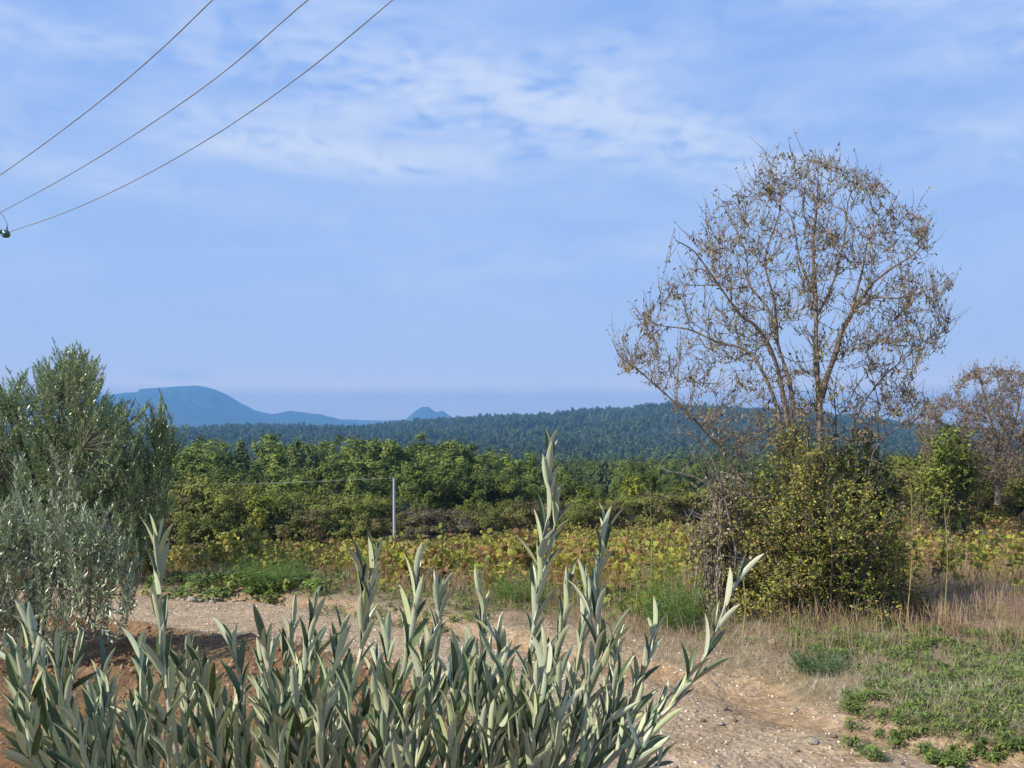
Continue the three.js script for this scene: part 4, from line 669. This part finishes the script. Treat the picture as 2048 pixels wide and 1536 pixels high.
  const stoneC = [[0.52, 0.41, 0.28], [0.58, 0.47, 0.34], [0.44, 0.32, 0.2], [0.38, 0.26, 0.15], [0.62, 0.53, 0.41]], clodC = [[0.25, 0.13, 0.055], [0.3, 0.17, 0.075], [0.2, 0.1, 0.04], [0.38, 0.25, 0.13]];
  const stoneMat = new THREE.MeshStandardMaterial({ roughness: 0.95, vertexColors: true }), gravel = [], clods = [];
  for (let k = 0; k < 42000; k++) {
    const d = Math.sqrt(rnd(4.6 ** 2, 11.5 ** 2)), x = d * Math.tan(rnd(-0.5, 0.52)), [l, q] = inTrack(x, d), p = ground1(x, -d);
    if (l < 0) { if (R() < 0.75) { const s = 0.004 + 0.022 * R() ** 3; p.y -= s * 0.1; clods.push([p, s, vary(clodC), 0.9, true]); } continue; }
    if (q < -0.2 - 0.8 * R()) continue;
    const rut = Math.exp(-(((q - 0.42) / 0.24) ** 2)); if (R() < rut * 0.85 || fbm(x * 1.3, d * 1.3, 2) > 0.25 && R() < 0.5) continue;
    const s = 0.0025 + 0.011 * R() ** 4; p.y += s * 0.05; gravel.push([p, s, vary(stoneC), 0.8, true]);
  }
  scatter('gravel', 'pale gravel strewn over the dirt track', 'gravel', stoneGeo(3, 0), stoneMat, gravel);
  scatter('soil_clods', 'reddish brown crumbs and clods of tilled soil left of the track', 'soil', stoneGeo(8, 0), stoneMat, clods);
  const big = [1, 2, 3, 4].map((k) => stoneGeo(k * 7)), bigMat = stoneC.map((c) => new THREE.MeshStandardMaterial({ color: new THREE.Color(...c), roughness: 0.95, map: barkMap, bumpMap: barkBump, bumpScale: 0.004 }));
  const named = [[1618, 1470, 0.032, 'rounded pale stone in the middle of the track at the lower right'], [1582, 1403, 0.03, 'cream flat stone at the edge of the brown rut right of the olive'], [1428, 1520, 0.028, 'pale stone at the bottom edge right of the olive branches'], [1462, 1425, 0.02, 'small tan stone upper middle of the gravel'], [1383, 1163, 0.05, 'pale stone half hidden in weeds left of the big bush'], [1540, 1300, 0.035, 'pale flat stone on the verge left of the fennel tuft'], [1890, 1510, 0.026, 'pale stone near the bottom right corner'], [388, 1186, 0.06, 'whitish stone in the pale heap at the left bend of the track']];
  named.forEach(([px, py, s, label], k) => { const d = EYE * F / (py - HORIZON), p = ground1((px - 1024) / F * d, -d); p.y += s * 0.25; const m = finish(new THREE.Mesh(big[k % 4], bigMat[[4, 1, 0, 2, 4, 1, 0, 4][k]]), 'stone', scene); m.position.copy(p); m.scale.setScalar(s); m.rotation.y = k; m.userData = { label, category: 'stone', group: 'stones on the track' }; });
  for (let k = 0; k < 60; k++) { const py = 1545 - 215 * R() ** 1.3, px = rnd(1180, 2040), d = EYE * F / (py - HORIZON), x = (px - 1024) / F * d, [l, q] = inTrack(x, d); if (l < 0 || q < 0.65) continue; const s = rnd(0.014, 0.024), p = ground1(x, -d); p.y += s * 0.25; const m = finish(new THREE.Mesh(pick(big), pick(bigMat)), 'stone', scene); m.position.copy(p); m.scale.set(s, s * rnd(0.7, 1), s * rnd(0.7, 1.2)); m.rotation.y = rnd(0, 6.28); m.userData = { label: 'small loose stone among the gravel of the track right of the olive', category: 'stone', group: 'small loose stones of the track' }; }
  for (let k = 0; k < 16; k++) { const px = 350 + rnd(0, 130), py = 1180 + gauss() * 7, d = EYE * F / (py - HORIZON), p = ground1((px - 1024) / F * d, -d), s = rnd(0.02, 0.045); p.y += s * 0.2; const m = finish(new THREE.Mesh(pick(big), bigMat[4]), 'stone', scene); m.position.copy(p); m.scale.setScalar(s); m.rotation.y = rnd(0, 6.28); m.userData = { label: 'whitish stone of the low heap at the left bend of the track', category: 'stone', group: 'whitish stones at the left bend' }; }
}
// feathery fennel and tall stalks
R = mulberry(1313);
function fennel(px, py, h, w, n, label, cols, name = 'fennel_plant', lean = V(0, 0, 0)) {
  const d = EYE * F / (py - HORIZON), o = thing(name, label, 'plant', ground1((px - 1024) / F * d, -d)), b = new MB();
  for (let k = 0; k < n; k++) {
    const a = rnd(0, 6.28), r = w * 0.35 * Math.sqrt(R()), foot = ground1(o.position.x + Math.cos(a) * r, o.position.z + Math.sin(a) * r); foot.y -= 0.01;
    const s = shoot(foot, V(Math.cos(a) * w / h * 1.3 * R(), 1, Math.sin(a) * w / h * 1.3 * R()).add(lean), h * rnd(0.55, 1.1), 6, { wander: 0.1 }); b.tube(s, taper(s.length, 0.003, 0.001), 3, vary(cols));
    for (let j = 0; j < 26; j++) { const q = s[1 + Math.floor(R() * 6)] ?? s[1], e = q.clone().add(V(gauss(), gauss() * 0.6 + 0.35, gauss()).multiplyScalar(0.085 * Math.min(1, h / 0.3))), c = vary(cols), side = V(gauss(), gauss(), gauss()).multiplyScalar(0.0022); b.face([q.clone().sub(side), q.clone().add(side), e], c); }
  }
  b.build('fronds', grassMat, o); return o;
}
const fen = [[0.15, 0.25, 0.05], [0.19, 0.29, 0.07], [0.12, 0.2, 0.05]];
fennel(545, 1168, 0.34, 0.62, 190, 'feathery green fennel tuft at the far side of the track, left of centre', fen);
fennel(470, 1150, 0.3, 0.6, 120, 'smaller dark green fennel tuft at the left bend of the track', [[0.09, 0.15, 0.06], [0.11, 0.17, 0.06]]);
fennel(1040, 1212, 0.3, 0.5, 120, 'green fennel tuft beside the track behind the tall olive shoot', fen);
fennel(1640, 1350, 0.17, 0.34, 130, 'low blue-green feathery fennel tuft on the verge before the big bush', [[0.1, 0.17, 0.065], [0.13, 0.2, 0.08]]);
fennel(1345, 1262, 0.5, 0.5, 110, 'leaning green fennel stalks left of the big bush', fen, 'fennel_plant', V(-0.3, 0, 0));
function stalk(px, py, topPx, topY, label, col, branches) {
  const d = EYE * F / (py - HORIZON), o = thing('tall_stalk', label, 'plant', ground1((px - 1024) / F * d, -d)), b = new MB(), tip = at(topPx, topY, d), pts = curve([o.position.clone().add(V(0, -0.02, 0)), o.position.clone().lerp(tip, 0.5).add(V(0.03, 0, 0)), tip], 12);
  b.tube(pts, taper(13, 0.006, 0.002), 5, col); b.build('stem', grassMat, o);
  const t = new MB(); for (let k = 0; k < branches; k++) { const q = pts[4 + Math.floor(R() * 9)], s = shoot(q, V(gauss(), 1, gauss()), rnd(0.08, 0.22), 4, { wander: 0.15 }); t.tube(s, taper(s.length, 0.0022, 0.001), 3, col); for (let j = 0; j < 9; j++) { const p = s[s.length - 1].clone().add(V(gauss(), gauss(), gauss()).multiplyScalar(0.025)); t.geo(dryLeaf, basis(p, V(gauss(), gauss(), gauss()), V(gauss(), 1, gauss()), 0.02, 0.009), vary([col, [0.4, 0.36, 0.12]])); } }
  t.build('flower_stalks', grassMat, o);
}
stalk(1290, 1255, 1300, 985, 'tall pale green fennel stalk left of the big bush, tallest of three', [0.34, 0.36, 0.14], 12);
stalk(1315, 1250, 1335, 1020, 'pale green fennel stalk left of the big bush, nearest to it', [0.3, 0.34, 0.12], 9);
stalk(1270, 1245, 1262, 1040, 'pale green fennel stalk left of the big bush, farthest from it', [0.32, 0.34, 0.14], 9);
stalk(1880, 1258, 1888, 1000, 'tall yellow-green stalk standing alone right of the big bush', [0.36, 0.36, 0.13], 10);
stalk(1805, 1262, 1822, 968, 'dry yellow stalk at the right side of the big bush', [0.42, 0.34, 0.12], 8);
stalk(1480, 1285, 1482, 1130, 'thin straw-coloured stem before the left side of the big bush', [0.44, 0.38, 0.16], 3);

// ---------------------------------------------------------------- poles and wires
const steel = new THREE.MeshStandardMaterial({ color: new THREE.Color(0.16, 0.17, 0.18), metalness: 0.6, roughness: 0.5 }), concrete = new THREE.MeshStandardMaterial({ color: new THREE.Color(0.5, 0.5, 0.48), roughness: 0.9, map: barkMap, bumpMap: barkBump, bumpScale: 0.003 }), cableMat = new THREE.MeshStandardMaterial({ color: new THREE.Color(0.25, 0.26, 0.28), metalness: 0.3, roughness: 0.55 });
const glassMat = new THREE.MeshPhysicalMaterial({ color: new THREE.Color(0.03, 0.12, 0.08), roughness: 0.15, clearcoat: 0.8, clearcoatRoughness: 0.1 });
{
  const D = 20, P = [at(12, 467, D), at(-72, 462, D + 0.3), at(-168, 456, D + 0.6)];
  const lines = [[[22, 467], [130, 425], [250, 371], [380, 300], [500, 224], [640, 121], [785, 0]], [[-66, 458], [0, 425], [150, 343], [300, 249], [450, 142], [615, 0]], [[-160, 452], [0, 350], [120, 264], [240, 170], [340, 82], [425, 0]]];
  const label = ['lowest of the three overhead wires, ending at the green insulator', 'middle one of the three overhead wires crossing the sky', 'uppermost of the three overhead wires crossing the top left corner'];
  lines.forEach((pl, k) => {
    const x0 = pl[0][0], x1 = pl[pl.length - 1][0], dEnd = 9, pts = pl.map(([x, y]) => { const t = (x - x0) / (x1 - x0); return at(x, y, 1 / mix(1 / (D + k * 0.3), 1 / dEnd, t)); });
    pts[0].copy(P[k]).add(V(0.09, 0.02, 0.05));
    const a = pts[pts.length - 2], b = pts[pts.length - 1], way = b.clone().sub(a).normalize(); for (let q = 1; q <= 4; q++) pts.push(b.clone().addScaledVector(way, q * 5).add(V(0, -0.03 * q * q, 0)));
    const c = curve(pts, 90), m = new MB(); m.tube(c, taper(91, 0.008, 0.005), 5); const o = m.build('overhead_wire', cableMat, scene); o.userData = { label: label[k], category: 'wire', group: 'overhead wires' };
  });
  const foot = ground1(P[1].x - 0.35, P[1].z - 0.1), pole = thing('utility_pole', 'pole with a steel crossarm whose end shows at the left edge of the sky', 'pole', foot), top = V(foot.x, P[1].y + 0.25, foot.z), m = new MB();
  m.tube([foot.clone().add(V(0, -0.4, 0)), foot.clone().lerp(top, 0.5), top], [0.15, 0.125, 0.1], 12); m.build('pole_shaft', concrete, pole);
  const arm = new MB(), a0 = P[0].clone().add(V(-0.1, 0.03, 0)), a1 = P[2].clone().add(V(-0.3, 0.03, 0)); arm.tube([a1, a1.clone().lerp(a0, 0.5), a0], [0.05, 0.05, 0.05], 4); arm.build('crossarm', steel, pole);
  const jump = new MB(); jump.tube(curve([P[0].clone().add(V(0.02, 0.07, 0)), at(14, 448, D), at(2, 427, D), at(-8, 424, D)], 10), taper(11, 0.008, 0.008), 5); jump.build('jumper_wire', cableMat, pole);
  P.forEach((p, k) => { const g = thing('insulator', ['green glass insulator hanging on the end of the crossarm', 'green glass insulator on the middle of the crossarm', 'green glass insulator on the far end of the crossarm'][k], 'insulator', p, 'insulators on the crossarm'); const prof = [[0, -0.085], [0.045, -0.08], [0.075, -0.05], [0.082, -0.01], [0.07, 0.035], [0.045, 0.06], [0.02, 0.07], [0, 0.07]].map(([x, y]) => new THREE.Vector2(x, y)); finish(new THREE.Mesh(new THREE.LatheGeometry(prof, 20), glassMat), 'glass_body', g); const pin = finish(new THREE.Mesh(new THREE.CylinderGeometry(0.016, 0.02, 0.07, 10), steel), 'pin', g); pin.position.set(0.015, 0.095, 0); });
}
{
  const D = 39.5, foot = ground1((790 - 1024) / F * D, -D), top = at(788, 956, D), o = thing('slim_pole', 'slim pale grey pole standing before the hedge at the vineyard edge', 'pole', foot), m = new MB();
  m.tube([foot.clone().add(V(0, -0.3, 0)), foot.clone().lerp(top, 0.5), top], [0.052, 0.045, 0.038], 8); m.build('pole_shaft', new THREE.MeshStandardMaterial({ color: new THREE.Color(0.42, 0.45, 0.48), roughness: 0.7 }), o);
  const cap = finish(new THREE.Mesh(new THREE.CylinderGeometry(0.05, 0.05, 0.05, 10), steel), 'cap', o); cap.position.copy(top).sub(foot).add(V(0, 0.025, 0));
  const w = new MB(), end = at(120, 972, D + 6); w.tube(curve([top, top.clone().lerp(end, 0.5).add(V(0, -0.1, 0)), end], 24), taper(25, 0.0035, 0.0035), 4); const q = w.build('thin_wire', new THREE.MeshStandardMaterial({ color: new THREE.Color(0.4, 0.42, 0.45), roughness: 0.6 }), scene); q.userData = { label: 'thin horizontal wire running left from the slim pole before the trees', category: 'wire' };
}
renderer.render(scene, camera);
